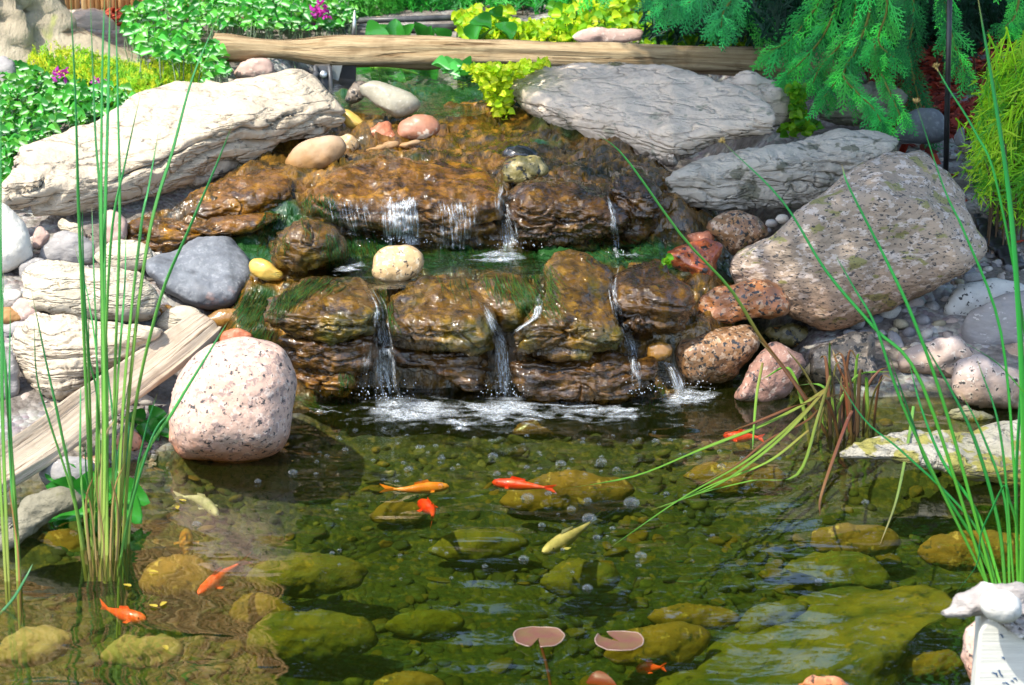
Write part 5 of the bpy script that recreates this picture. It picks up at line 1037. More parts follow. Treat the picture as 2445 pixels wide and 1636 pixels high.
rock('driftwood', 'bleached driftwood piece like a duck head lying on the pale post', [(2247, 1460), (2270, 1450), (2285, 1424), (2320, 1415), (2365, 1396), (2400, 1394), (2470, 1404), (2490, 1470), (2470, 1540), (2440, 1500), (2425, 1470), (2395, 1462), (2360, 1466), (2310, 1471), (2262, 1472)], MD2, Yb=3.44, E=.03, D=.05, seed=242, amp=1.3, cat='driftwood', res=1.6)

# ------------------------------------------------------------------ reeds and rushes
MREED = leafmat('reed_blade', rough=.4, trans=.3)
def ramp_col(cols, s):
    cols = np.array(cols); return np.stack([np.interp(s, np.linspace(0, 1, len(cols)), cols[:, i]) for i in range(3)], 1)
GR = [(.40, .40, .10), (.20, .42, .07), (.07, .34, .07), (.055, .31, .09), (.07, .32, .10)]
GR2 = [(.10, .36, .03), (.025, .27, .035), (.015, .22, .045), (.02, .20, .05)]
BRN = [(.10, .07, .015), (.17, .075, .03), (.20, .085, .04), (.16, .14, .03)]
YG = [(.25, .20, .05), (.22, .34, .05), (.16, .36, .04), (.10, .33, .04)]
def blade(root, pts, w, Y0, Y1, cols, flat=.2, zs=None, part='blade', n=26):
    """pts base to tip in full-picture pixels; Y0, Y1 world depth of base and tip (zs: lie at these heights instead)"""
    P = K(pts); L = smooth_line(P, n); s = np.linspace(0, 1, n)
    if zs is not None:
        z = np.interp(s, np.linspace(0, 1, len(zs)), zs); Q = np.array([at_z(np.array(a), np.array(b), c) for (a, b), c in zip(L, z)])
    else:
        Q = np.array([at_Y(np.array(a), np.array(b), y) for (a, b), y in zip(L, Y0 + (Y1 - Y0) * s)])
    r = w * 1.0435 * .44 * depth_of(Q) / FPX * np.interp(s, [0, .08, .5, .85, 1], [.85, 1, .95, .55, .08])
    cl = ramp_col(cols, s) * RNG.uniform(.75, 1.2); br = sstep(RNG.uniform(.86, 1.0), 1.02, s)[:, None]; cl = cl * (1 - br) + np.array([.30, .20, .07]) * br; cl *= 1 + .12 * vnoise(np.stack([s * 9, 0 * s, 0 * s + L[0, 0]], 1), 3)[:, None]
    mb = MB(); tube(mb, Q, r, 6, cl, flat, side=(1, RNG.uniform(-.6, .6), 0), cap=False)
    return mb.build(part, MREED, root)
def base_pt(x, y): return at_z(np.array(x * 1.0435), np.array(y * 1.0435), 0.0)
def under(x, y, d=60):            # the stretch of a stem below the surface, down to the bed
    return (x, y + d)
root = empty('reed_clump', base_pt(235, 1270) - [0, 0, .2], 'tall green reed clump rising from the pond on the left', 'reeds')
B = base_pt(235, 1268)[1]
for pts, w in [([(213, 1330), (208, 1150), (181, 504), (173, 235), (161, -20)], 9), ([(240, 1330), (238, 1150), (230, 504), (218, 302), (206, -20)], 10), ([(234, 1330), (240, 1000), (232, 500), (234, 168), (240, -20)], 9), ([(245, 1330), (243, 1100), (238, 640), (247, 250), (252, -20)], 13), ([(240, 1335), (242, 1200), (243, 900), (238, 700), (232, 560), (228, 420)], 15),
               ([(256, 1330), (262, 900), (274, 500), (270, 250), (264, -20)], 8), ([(232, 1330), (238, 900), (255, 540), (285, 380), (321, 218)], 8), ([(262, 1330), (285, 880), (322, 527), (340, 430), (363, 299)], 9), ([(265, 1330), (300, 850), (343, 527), (395, 345), (440, 180), (500, 36)], 10), ([(275, 1330), (305, 960), (365, 690), (430, 530), (490, 390), (534, 280)], 9),
               ([(285, 1400), (310, 1100), (400, 935), (470, 820), (520, 738)], 9), ([(268, 1460), (282, 1240), (345, 1010), (390, 940)], 8), ([(200, 1330), (178, 1180), (134, 958), (106, 830), (72, 665)], 8), ([(196, 1330), (170, 1150), (111, 958), (84, 860), (78, 735)], 6), ([(215, 1330), (205, 900), (192, 640), (188, 470)], 7), ([(212, 1330), (222, 900), (214, 600), (210, 470)], 6),
               ([(228, 1330), (226, 900), (205, 700), (170, 560)], 5), ([(226, 1330), (224, 940), (205, 820), (203, 700)], 6), ([(250, 1330), (268, 900), (285, 660), (288, 540)], 8), ([(232, 1330), (222, 1000), (222, 840), (222, 690)], 6), ([(275, 1460), (268, 1200), (262, 1000), (240, 790)], 9), ([(277, 1460), (283, 1250), (292, 1050), (296, 930)], 9), ([(274, 1460), (292, 1200), (330, 1000), (360, 900)], 7),
               ([(205, 1330), (180, 1180), (158, 1090), (152, 1010)], 7), ([(210, 1330), (186, 1100), (184, 940), (185, 880)], 6), ([(255, 1330), (262, 1150), (275, 1000), (298, 850)], 6), ([(218, 1330), (206, 1150), (197, 1080), (195, 1010)], 6)]:
    blade(root, pts, w, B + RNG.uniform(-.04, .06), B + RNG.uniform(-.05, .25), GR)
blade(root, [(232, 1320), (228, 1180), (240, 1010), (262, 960)], 9, B, B, [(.42, .33, .16)] * 3)
for pts in ([(222, 1320), (216, 1230), (206, 1150), (190, 1120)], [(252, 1320), (254, 1220), (262, 1120), (285, 1060)], [(240, 1320), (236, 1220), (222, 1130), (226, 1060)], [(262, 1330), (270, 1230), (268, 1150), (250, 1090)], [(210, 1320), (200, 1220), (198, 1140), (214, 1090)]):
    blade(root, pts, RNG.uniform(5, 8), B - .03, B - .06, [(.40, .30, .12), (.36, .26, .10), (.28, .17, .06)])
root = empty('reed_clump', base_pt(30, 1330) - [0, 0, .2], 'green reed clump cut by the left picture edge', 'reeds')
B = base_pt(30, 1330)[1]
for pts, w in [([(20, 1390), (12, 1150), (4, 900), (2, 560), (2, 180)], 10), ([(50, 1440), (38, 1200), (16, 900), (2, 700), (-6, 400)], 11), ([(22, 1390), (8, 1000), (5, 800), (8, 620)], 9), ([(45, 1440), (30, 1100), (22, 900), (24, 700)], 7), ([(16, 1390), (-4, 1000), (-8, 700), (-12, 300)], 10), ([(52, 1440), (32, 1200), (20, 1000), (14, 790)], 7)]:
    blade(root, pts, w, B, B + RNG.uniform(-.05, .1), GR)
blade(root, [(46, 1430), (42, 1280), (30, 1180), (15, 1080)], 6, B, B, [(.38, .20, .08)] * 3)
blade(root, [(-10, 1415), (30, 1370), (60, 1320), (75, 1290)], 8, B - .15, B - .1, [(.05, .22, .07)] * 3)
root = empty('reed_clump', base_pt(2285, 1340) - [0, 0, .2], 'green rush clump rising behind the post on the right', 'reeds')
B = base_pt(2285, 1345)[1]
for pts, w, dy in [([(2262, 1345), (2110, 880), (2001, 751), (1890, 620), (1790, 460), (1655, 326)], 9, .15), ([(2275, 1345), (2170, 958), (2092, 735), (2025, 590), (1944, 431), (1926, 376)], 9, .1), ([(2262, 1345), (2078, 958), (2004, 748), (1955, 660), (1912, 585)], 8, .1), ([(2330, 1345), (2322, 1100), (2290, 760), (2210, 540), (2160, 431), (2096, 238)], 8, .1), ([(2345, 1345), (2360, 900), (2284, 435), (2230, 300), (2170, 202), (2143, 155)], 7, .1),
                   ([(2338, 1345), (2342, 1000), (2330, 700), (2308, 440), (2272, 200), (2235, -20)], 17, .05), ([(2283, 1345), (2240, 1220), (2171, 1133), (2058, 1028), (1976, 958), (1900, 840)], 8, .1), ([(2283, 1345), (2221, 1223), (2128, 1075), (2085, 958), (2030, 800)], 9, .1), ([(2291, 1345), (2237, 1176), (2159, 1059), (2110, 940), (2080, 830)], 9, .1), ([(2300, 1345), (2285, 1200), (2235, 1020), (2180, 900), (2100, 760)], 10, .1),
                   ([(2310, 1345), (2300, 1150), (2250, 1000), (2200, 900)], 8, .1), ([(2330, 1345), (2325, 1100), (2335, 900), (2338, 700)], 12, .05), ([(2330, 1300), (2325, 1200), (2310, 1145), (2299, 1110), (2270, 1165), (2244, 1223), (2236, 1290), (2188, 1356)], 8, -.05), ([(2320, 1345), (2290, 1000), (2235, 820)], 7, .1), ([(2345, 900), (2280, 830), (2200, 780)], 4, 0)]:
    blade(root, pts, w, B, B + dy, GR2)
for x, y, dx in ((1655, 326, -.3), (2096, 236, 0), (2143, 155, -.1)):      # straw-coloured seed heads at the tips
    t = at_Y(np.array(x * 1.0435), np.array(y * 1.0435), B + .12); q = MB()
    for _ in range(12):
        d = RNG.normal(size=3) * .3 + [dx, 0, .35]; d /= np.linalg.norm(d); tube(q, [t, t + d * .004, t + d * .011], [.0012, .0018, .0004], 5, np.array((.26, .20, .07)) * RNG.uniform(.7, 1.3), cap=False)
    q.build('seed_head', MREED, root)
root = empty('rush_clump', base_pt(1930, 985) - [0, 0, .1], 'half withered brown rush clump with fallen green blades on the water', 'rushes')
B = base_pt(1930, 985)[1]
for pts, w, c in [([(1900, 1010), (1870, 950), (1800, 850), (1740, 772), (1670, 660), (1560, 540), (1430, 360), (1365, 306)], 12, [(.12, .08, .02), (.16, .07, .02), (.20, .10, .03), (.10, .30, .05), (.06, .33, .07), (.06, .32, .08)]), ([(1905, 1020), (1860, 940), (1790, 840), (1730, 770)], 10, BRN), ([(1915, 1030), (1880, 930), (1840, 850), (1800, 800)], 8, [(.10, .09, .02)] * 3),
                  ([(1930, 1020), (1960, 950), (1915, 830), (1905, 800)], 9, BRN), ([(1955, 1020), (1950, 900), (1930, 820), (1910, 800)], 9, [(.06, .03, .01)] * 3), ([(1975, 1000), (1980, 900), (2010, 850), (2040, 840)], 8, BRN), ([(1980, 990), (2000, 900), (2025, 860)], 7, [(.14, .12, .02)] * 3), ([(1905, 1000), (1880, 960), (1905, 850)], 10, YG), ([(1935, 1020), (1925, 940), (1925, 850)], 10, BRN), ([(1920, 1050), (1900, 960), (1870, 900), (1845, 870)], 8, [(.12, .10, .03)] * 3), ([(1945, 990), (1935, 900), (1925, 880)], 11, [(.22, .07, .03)] * 3)]:
    blade(root, pts, w, B + RNG.uniform(-.03, .05), B + RNG.uniform(-.05, .1), c)
for _ in range(16):
    bx, by = RNG.uniform(1850, 2000), RNG.uniform(960, 1010); h_ = RNG.uniform(70, 190); l_ = RNG.normal(0, 45); blade(root, [(bx, by + 25), (bx + l_ * .3, by - h_ * .5), (bx + l_ * .8, by - h_), (bx + l_ * 1.7, by - h_ * RNG.uniform(.75, 1.1))], RNG.uniform(6, 11), B + RNG.uniform(-.06, .06), B + RNG.uniform(-.1, .1), [BRN, BRN, YG, [(.10, .09, .02)] * 3, [(.07, .04, .015)] * 3][RNG.randint(5)])
for pts, w, c, zs in [([(1890, 890), (1830, 930), (1740, 975), (1600, 1030), (1450, 1090), (1280, 1120)], 10, YG, [.10, .08, .06, .03, .015, .004]), ([(1890, 890), (1810, 980), (1730, 1050), (1630, 1115), (1490, 1167)], 11, YG, [.12, .07, .04, .02, .006]), ([(1880, 905), (1790, 990), (1700, 1060), (1560, 1140), (1400, 1250)], 9, YG, [.11, .06, .03, .012, .003]), ([(1900, 860), (1870, 960), (1824, 1086), (1720, 1100), (1590, 1132), (1500, 1165)], 9, YG, [.18, .08, .02, .015, .01, .004]),
                      ([(1905, 900), (1850, 960), (1760, 1005), (1690, 1060), (1600, 1110)], 9, BRN, [.10, .06, .05, .03, .01]), ([(1850, 985), (1760, 1055), (1640, 1105), (1520, 1160)], 8, YG, [.06, .03, .015, .005]), ([(1930, 900), (1820, 930), (1720, 970), (1640, 1000)], 8, BRN, [.12, .09, .07, .05]), ([(1950, 940), (1930, 985), (1880, 1130), (1876, 1180)], 10, [(.16, .06, .03), (.20, .07, .045), (.26, .14, .06), (.08, .03, .02)], [.08, .05, .01, .002]), ([(2090, 930), (2080, 1000), (2052, 1140), (2014, 1245)], 9, [(.12, .30, .06), (.15, .28, .06), (.16, .22, .06), (.25, .20, .10)], [.12, .08, .02, .003]), ([(1745, 830), (1732, 900), (1725, 980), (1722, 1030)], 8, YG, [.18, .12, .06, .02])]:
    blade(root, pts, w, 0, 0, c, zs=zs, part='fallen_blade')

# ------------------------------------------------------------------ floating plants
MHY = leafmat('glossy_floating_leaf', rough=.22, trans=.25, spec=.5)
def pad(mb, c, nrm, dirv, L, W, col, cup=.15, wave=.0, kind='spoon'):
    """one broad leaf: base at c, growing along dirv"""
    nrm = np.asarray(nrm, float); dirv = np.asarray(dirv, float); dirv = dirv / np.linalg.norm(dirv); S = np.cross(dirv, nrm); S /= np.linalg.norm(S); nrm = np.cross(S, dirv)
    a = np.linspace(0, 1, 9); b = np.linspace(-1, 1, 7); A, Bb = np.meshgrid(a, b, indexing='ij')
    if kind == 'spoon': wd = np.sin(np.clip(A, .0, 1) ** .72 * math.pi) ** .62 * (1 - .08 * A)
    elif kind == 'heart': wd = np.where(A < .3, (A / .3) ** .5, np.cos((A - .3) / .7 * math.pi / 2) ** .8)
    else: wd = np.sqrt(np.clip(1 - (2 * A - 1) ** 2, 0, 1))
    wd = wd + .015
    h = cup * W * (Bb * wd) ** 2 * 1.6 - .22 * L * A ** 2 * cup + wave * L * np.sin(A * 9 + Bb * 3)
    V = c + dirv * (A * L)[..., None] + S * (Bb * wd * W / 2)[..., None] + nrm * h[..., None]
    i = (np.arange(8)[:, None] * 7 + np.arange(6)[None]).ravel(); F = np.stack([i, i + 7, i + 8, i + 1], 1)
    mb.add(V.reshape(-1, 3), F, np.array(col) * RNG.uniform(.8, 1.2), np.stack([(Bb.ravel() + 1) / 2, A.ravel()], 1))
def hyacinth(label, c, leaves, name='water_hyacinth'):
    root = empty(name, c, label, 'water plant')
    for (x, y, Y, dx, dz, L) in leaves:
        t = at_Y(np.array(x * 1.0435), np.array(y * 1.0435), Y); d = np.array([dx, RNG.uniform(-.5, .1), dz]); d /= np.linalg.norm(d)
        mb = MB(); pad(mb, t - d * L * .3, np.array([RNG.uniform(-.3, .3), -.55, .75]), d, L, L * .85, (.04, .25, .03), .35, .02); mb.build('leaf', MHY, root)
        mb = MB(); b = np.array(c) + RNG.normal(0, .012, 3) * [1, 1, 0]; e = t - d * L * .3; mid = (b + e) / 2 + [0, -.01, .005]
        tube(mb, smooth_line([b, mid, e], 9), [.005, .010, .011, .009, .006, .005, .004, .0035, .003], 8, (.18, .38, .05)); mb.build('stalk', MHY, root)
    return root
c0 = base_pt(215, 1175); yh = c0[1]
hyacinth('bright green water hyacinth among the left reed stems', c0, [(150, 1105, yh + .08, -1, .6, .075), (185, 1135, yh, -.4, .2, .07), (205, 1120, yh + .05, .1, 1, .065), (240, 1110, yh + .08, .6, .7, .07), (175, 1180, yh - .08, -.9, -.3, .085), (140, 1182, yh - .06, -1, .0, .06), (230, 1160, yh - .03, .3, .4, .075), (265, 1150, yh, .9, .3, .075), (285, 1140, yh - .02, 1, -.1, .08), (280, 1165, yh - .06, .9, -.5, .075), (150, 1130, yh + .05, -.7, .5, .07), (225, 1190, yh - .1, .1, -.4, .06)])
c0 = at_z(np.array(330 * 1.0435), np.array(1005 * 1.0435), .0); yh = c0[1]
hyacinth('round leaved water hyacinth left of the pink speckled boulder', c0, [(355, 960, yh, .6, .5, .06), (330, 985, yh - .04, .3, -.3, .07), (318, 965, yh, -.7, .4, .055), (360, 985, yh - .03, .9, -.2, .06), (310, 985, yh, -1, -.2, .05)])
c0 = at_Y(np.array(900.), np.array(190.), 7.55); c0[2] = .46
hyacinth('water hyacinth under and behind the middle of the log', c0, [(x, y, 7.6 + RNG.uniform(-.1, .25), RNG.uniform(-1, 1), RNG.uniform(-.1, .9), RNG.uniform(.075, .105)) for x, y in ((850, 88), (880, 84), (905, 86), (935, 84), (960, 88), (990, 86), (1010, 92), (850, 165), (875, 160), (900, 170), (935, 160), (830, 172), (895, 178), (960, 160), (985, 158), (870, 176), (920, 172))])
c0 = at_Y(np.array(1140.), np.array(90.), 7.8); c0[2] = .50
hyacinth('pale green water hyacinth among creeping jenny behind the log', c0, [(x, y, 7.75 + RNG.uniform(-.05, .1), RNG.uniform(-1, 1), RNG.uniform(.2, 1), .085) for x, y in ((1110, 60), (1140, 45), (1090, 80), (1160, 80))])
MPAD = NT('lily_pad_skin'); c = MPAD.mix(MPAD.ramp(MPAD.noise(MPAD.coord(), 30, 4), ((.4, 0.), (.65, 1.))), (.13, .055, .042), (.12, .075, .035)); MPAD = MPAD.done(MPAD.n('BsdfPrincipled', Base_Color=c, Roughness=.55, Specular_IOR_Level=.2, Coat_Weight=.1, Coat_Roughness=.2, Normal=MPAD.bump(MPAD.noise(MPAD.coord((1, 1, 1)), 50, 3), .3, .004)))
MRIM = NT('lily_pad_rim'); MRIM = MRIM.done(MRIM.n('BsdfPrincipled', Base_Color=(.24, .16, .13), Roughness=.35))
MSTEM = NT('lily_stem'); MSTEM = MSTEM.done(MSTEM.n('BsdfPrincipled', Base_Color=(.13, .04, .012), Roughness=.5))
def lily(label, x, y, r, notch):
    C = base_pt(x, y); r = r * 1.0435 * depth_of(C) / FPX; root = empty('lily_pad', C, label, 'lily pad'); n = 44
    th = notch + np.linspace(.22, 2 * math.pi - .22, n); rr = r * (1 + .03 * np.sin(th * 3) + .018 * np.sin(th * 7 + x) + .012 * np.sin(th * 11)); V = [C + [0, 0, .006]]; ss = (.3, .6, .85, 1.0)
    for s in ss: V += [C + [rr[i] * s * math.cos(th[i]), rr[i] * s * math.sin(th[i]), .006 + (.003 if s == 1 else 0) * (1 + .5 * math.sin(th[i] * 3))] for i in range(n)]
    F = [(0, 1 + i, 2 + i, 2 + i) for i in range(n - 1)] + [(1 + a * n + i, 1 + (a + 1) * n + i, 2 + (a + 1) * n + i, 2 + a * n + i) for a in range(3) for i in range(n - 1)]
    V = np.array(V); m_ = len(V); F = np.array(F); V = np.vstack([V, V - [0, 0, .0015]]); F = np.vstack([F, F[:, ::-1] + m_])
    mk('pad', V, F, MPAD, root)
    q = MB(); E = np.array([C + [rr[i] * 1.005 * math.cos(th[i]), rr[i] * 1.005 * math.sin(th[i]), .0085 + .0015 * math.sin(th[i] * 3)] for i in range(n)]); tube(q, E, .0010, 6, None, 1.4, side=(0, 0, 1)); q.build('rim', MRIM, root)
    if notch < 0:
        q = MB(); tube(q, smooth_line([C + [0, 0, .003], C + [.02, -.02, -.07], C + [.05, -.06, -.26]], 12), .003, 6); q.build('stem', MSTEM, root)
lily('reddish brown lily pad with a notch facing the viewer, left of two', 1233, 1466, 57, -1.75)
lily('reddish brown lily pad with its notch at the back, right of two', 1417, 1475, 55, 2.3)
q = MB(); C = at_z(np.array(1377 * 1.0435), np.array(1556 * 1.0435), -.03); pad(q, C - [.03, .01, 0], (0.1, -.2, 1), (1, -.25, 0), .06, .045, (.28, .05, .02), .2); tag(q.build('fallen_leaf', MHY), 'dark red leaf sunk near the bottom edge below the lily pads', 'leaf')
for x, y in ((425, 1150), (340, 1310), (380, 1380), (360, 1392), (405, 1160), (300, 1345), (375, 1480)):
    C = base_pt(x, y) + [0, 0, .003]; q = MB(); a = RNG.uniform(0, 6.28); pad(q, C, (0, 0, 1), (math.cos(a), math.sin(a), .0), .022, .011, (.42, .32, .04), .08); tag(q.build('fallen_leaf', MHY), 'small yellow leaf floating in the left part of the pond', 'leaf', 'yellow leaves floating on the left')

# ------------------------------------------------------------------ bank plants
MDN = leafmat('deadnettle_leaf', rough=.65, trans=.25, stripe=(.60, .72, .56), spec=.25); MFLW = leafmat('petal', rough=.6, trans=.4); MCJ = leafmat('creeping_jenny_leaf', rough=.45, trans=.45); MNEED = leafmat('needle_spray', rough=.55, trans=.25)
def inpoly(poly, n):
    poly = np.array(poly, float); out = []
    while len(out) < n:
        p = np.array([RNG.uniform(poly[:, 0].min(), poly[:, 0].max()), RNG.uniform(poly[:, 1].min(), poly[:, 1].max())])
        a = poly; b = np.roll(poly, -1, 0); c = ((a[:, 1] > p[1]) != (b[:, 1] > p[1])) & (p[0] < (b[:, 0] - a[:, 0]) * (p[1] - a[:, 1]) / (b[:, 1] - a[:, 1] + 1e-9) + a[:, 0])
        if c.sum() % 2: out.append(p)
    return np.array(out)
def leafy(name, label, cat, poly, n, L, mat, cols, h=(.02, .13), kind='heart', Y=None, ratio=.8, group=None, up=.75):
    px = inpoly(poly, n) * 1.0435; hh = RNG.uniform(h[0], h[1], n)
    P = np.zeros((n, 3)); B_ = np.zeros((n, 3))
    for i0 in range(0, n, 4000):
        pass
    order = np.argsort(hh); 
    for ch in np.array_split(order, 6):
        z = hh[ch].mean(); P[ch] = hit(px[ch, 0], px[ch, 1], z)
    if Y is not None: P = at_Y(px[:, 0], px[:, 1], RNG.uniform(Y[0], Y[1], n))
    B_ = P.copy(); B_[:, 2] = np.minimum(G(P[:, 0], P[:, 1]), P[:, 2])
    c = P.mean(0); c[2] = B_[:, 2].min(); root = empty(name, c, label, cat, group)
    mb = MB(); st = MB()
    for i in range(n):
        a = RNG.uniform(0, 2 * math.pi); l = L * RNG.uniform(.6, 1.2); d = np.array([math.cos(a), math.sin(a) * .8 - .25, RNG.uniform(-.45, .35)])
        pad(mb, P[i] - d * l * .4, (RNG.normal(0, .35), -.5 + RNG.normal(0, .35), up), d, l, l * ratio, cols[RNG.randint(len(cols))], .3, .01, kind)
        if i % 5 == 0 and Y is None:
            tube(st, [B_[i] + RNG.normal(0, .01, 3), (P[i] + B_[i]) / 2 + RNG.normal(0, .01, 3), P[i]], .0018, 4, (.07, .14, .03), cap=False)
    mb.V += st.V; mb.C += st.C; mb.U += st.U; mb.F += [f + mb.n for f in st.F]; mb.build('foliage', mat, root)
    return root
def flower(root, x, y, Y, size, col, n=16):
    c = at_Y(np.array(x * 1.0435), np.array(y * 1.0435), Y); mb = MB()
    for _ in range(n):
        d = RNG.normal(size=3); d[2] = d[2] * .7 + .2; d /= np.linalg.norm(d); p = c + d * size * RNG.uniform(.3, 1)
        pad(mb, p, np.cross(d, [.3, .8, .2]), d, size * .75, size * .5, np.array(col) * RNG.uniform(.8, 1.2), .5)
    mb.build('flower_head', MFLW, root)
DNC = [(.05, .36, .035), (.08, .42, .04), (.03, .22, .03), (.12, .42, .05)]
tops = [('bushy deadnettle left of the log end, right of the sandstone boulder', [(285, 25), (400, -20), (480, -20), (462, 40), (455, 140), (400, 150), (310, 120), (285, 70)], 330), ('deadnettle with pink buds above the left end of the log', [(470, -20), (620, -20), (620, 62), (480, 66)], 260), ('deadnettle with magenta flowers above the log, left of the filter box', [(610, -20), (800, -20), (815, 45), (760, 68), (610, 66)], 280), ('low deadnettle tuft under the left end of the log', [(450, 110), (500, 95), (530, 165), (470, 190)], 60)]
for lb, poly, n in tops:
    r = leafy('deadnettle', lb, 'deadnettle', poly, int(n * 2.0), .039, MDN, DNC, h=(.01, .17))
    if 'magenta' in lb:
        for x, y, s in ((732, 18, .026), (735, 36, .024), (690, 62, .013), (715, 60, .012), (725, 28, .022)): flower(r, x, y, 7.75, s, (.52, .04, .42))
    if 'pink' in lb:
        for x, y in ((541, 38), (620, 40)): flower(r, x, y, 7.7, .016, (.75, .40, .38), 10)
lows = [('deadnettle with a magenta flower by the grey stone at the left edge', [(-10, 140), (40, 145), (150, 190), (170, 250), (110, 310), (30, 330), (-10, 330)], 330, [(140, 175, .022), (148, 168, .016), (133, 168, .014)]), ('deadnettle with a small magenta flower behind the cream slab', [(150, 180), (300, 205), (310, 240), (250, 262), (170, 290), (150, 240)], 190, [(222, 185, .014), (232, 188, .013)]), ('deadnettle tuft hanging over the left tip of the cream slab', [(-15, 320), (40, 320), (110, 305), (40, 340), (20, 420), (-15, 425)], 120, [])]
for lb, poly, n, fl in lows:
    r = leafy('deadnettle', lb, 'deadnettle', poly, int(n * 1.8), .039, MDN, [tuple(x * .85 for x in c) for c in DNC], h=(.01, .12))
    for x, y, s in fl: flower(r, x, y, 6.75, s, (.50, .05, .45), 12)
# golden creeping jenny
CJ = [(.50, .66, .02), (.38, .62, .02), (.60, .68, .04), (.24, .50, .02)]
CJG = [(.16, .40, .02), (.24, .46, .02), (.10, .34, .02)]
leafy('creeping_jenny', 'yellow creeping jenny mound behind the log, right of the filter box', 'creeping jenny', [(1040, 40), (1090, 15), (1170, 20), (1200, 95), (1060, 98)], 190, .036, MCJ, CJ, h=(.02, .12), kind='round', ratio=1)
leafy('creeping_jenny', 'wide yellow creeping jenny carpet behind the middle of the log', 'creeping jenny', [(1160, 60), (1250, 45), (1330, 60), (1340, 100), (1180, 100)], 260, .032, MCJ, CJ, h=(.01, .08), kind='round', ratio=1)
leafy('creeping_jenny', 'yellow green creeping jenny under the blue green cedar spray', 'creeping jenny', [(1250, 20), (1460, -5), (1560, 30), (1500, 75), (1310, 72)], 330, .038, MCJ, CJ + CJG, h=(.01, .10), kind='round', ratio=1)
leafy('creeping_jenny', 'green creeping jenny strip along the right half of the log', 'creeping jenny', [(1440, 92), (1480, 70), (1600, 60), (1740, 70), (1755, 95), (1700, 112), (1500, 108)], 330, .036, MCJ, CJ[1:2] + CJG, h=(.01, .07), kind='round', ratio=1)
leafy('creeping_jenny', 'bright yellow creeping jenny trailing into the stream by the slab tip', 'creeping jenny', [(1060, 152), (1180, 148), (1245, 138), (1255, 150), (1170, 185), (1172, 210), (1178, 262), (1150, 282), (1120, 250), (1100, 200)], 640, .023, MCJ, CJ[:3], Y=(6.58, 6.80), kind='round', ratio=1)
leafy('creeping_jenny', 'light green nettle leaves at the back bank of the upper pool', 'plant', [(1000, 150), (1090, 150), (1095, 190), (1050, 180)], 46, .06, MDN, [(.06, .34, .06)], Y=(7.0, 7.2))
leafy('creeping_jenny', 'small green creeping jenny growing between the grey right bank boulders', 'creeping jenny', [(1808, 196), (1838, 200), (1845, 270), (1885, 290), (1850, 308), (1780, 315), (1775, 305), (1812, 280)], 130, .03, MCJ, CJG, Y=(6.5, 6.62), kind='round', ratio=1)
leafy('creeping_jenny', 'tiny green sprig beside the bright orange granite rock', 'plant', [(1520, 590), (1535, 592), (1535, 616), (1520, 612)], 9, .018, MCJ, CJG, Y=(5.38, 5.42), kind='round', ratio=1)

# evergreen sprays: flat feathery twigs
def spray_proto(nb, seed, ang=42, droop=.1, sub=5, wid=1.0):
    """unit long feathery twig along +x in the xy plane: triangles, with the share along it"""
    rg = np.random.RandomState(seed); T = []
    def stick(a, b, w):
        a = np.array(a, float); b = np.array(b, float); d = b - a; nn = np.array([-d[1], d[0], 0.0]); nn /= np.linalg.norm(nn) + 1e-9; z = np.array([0, 0, w])
        T.append([a - nn * w, a + nn * w, b]); T.append([a - z, a + z, b])
    stick((0, 0, 0), (1, 0, 0), .012 * wid)
    for i in range(nb):
        t = .06 + .92 * i / nb; sg = 1 if i % 2 else -1; l = (.42 * (1 - t) ** .8 + .06) * rg.uniform(.75, 1.2); an = math.radians(ang + rg.normal(0, 6)) * sg
        a = np.array([t, 0, -droop * t * t]); d = np.array([math.cos(an), math.sin(an), rg.normal(0, .15) - droop]); stick(a, a + d * l, .011 * wid)
        for j in range(sub):
            u = .15 + .8 * j / sub; s2 = 1 if j % 2 else -1; an2 = an + math.radians(38 + rg.normal(0, 8)) * s2; l2 = l * (.42 * (1 - u) + .10)
            b = a + d * l * u; stick(b, b + np.array([math.cos(an2), math.sin(an2), rg.normal(0, .2) - droop]) * l2, .010 * wid)
    T = np.array(T); return T
SPR = [spray_proto(12, s, 40, .1, 4, 1.9) for s in (1, 2, 3)]; THIN = [spray_proto(8, s, 26, .35, 1, 1.6) for s in (4, 5)]; TUFT = [spray_proto(8, s, 30, -.1, 2, 2.4) for s in (6, 7)]
def place(mb, T, P, d, up, L, col, jit=.12):
    d = np.asarray(d, float); d = d / np.linalg.norm(d); s = np.cross(up, d); s /= np.linalg.norm(s) + 1e-9; u = np.cross(d, s)
    V = (T.reshape(-1, 3) @ np.stack([d, s, u])) * L + P; k = len(T); F = np.arange(k * 3).reshape(-1, 3); F = np.concatenate([F, F[:, 2:]], 1)
    c = np.repeat(np.array(col)[None] * RNG.uniform(1 - jit, 1 + jit, (k, 1)), 3, 0); c[2::3] *= 1.5
    mb.add(V, F, c)
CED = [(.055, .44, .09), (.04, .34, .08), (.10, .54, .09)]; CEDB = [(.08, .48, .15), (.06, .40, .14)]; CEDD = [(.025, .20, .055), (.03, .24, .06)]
tree = empty('cedar', (2.35, 8.3, .5), 'blue green cedar with feathery drooping branches over the right bank', 'cedar')
MBARK = stone('cedar_bark', (.14, .085, .055), (.09, .055, .04), bump=.8, streak=(1, 1, .2))
q = MB(); tube(q, smooth_line([(2.35, 8.3, .45), (2.3, 8.25, 1.4), (2.2, 8.1, 2.6), (2.1, 8.0, 3.9)], 20), np.linspace(.14, .05, 20), 14); q.build('trunk', MBARK, tree)
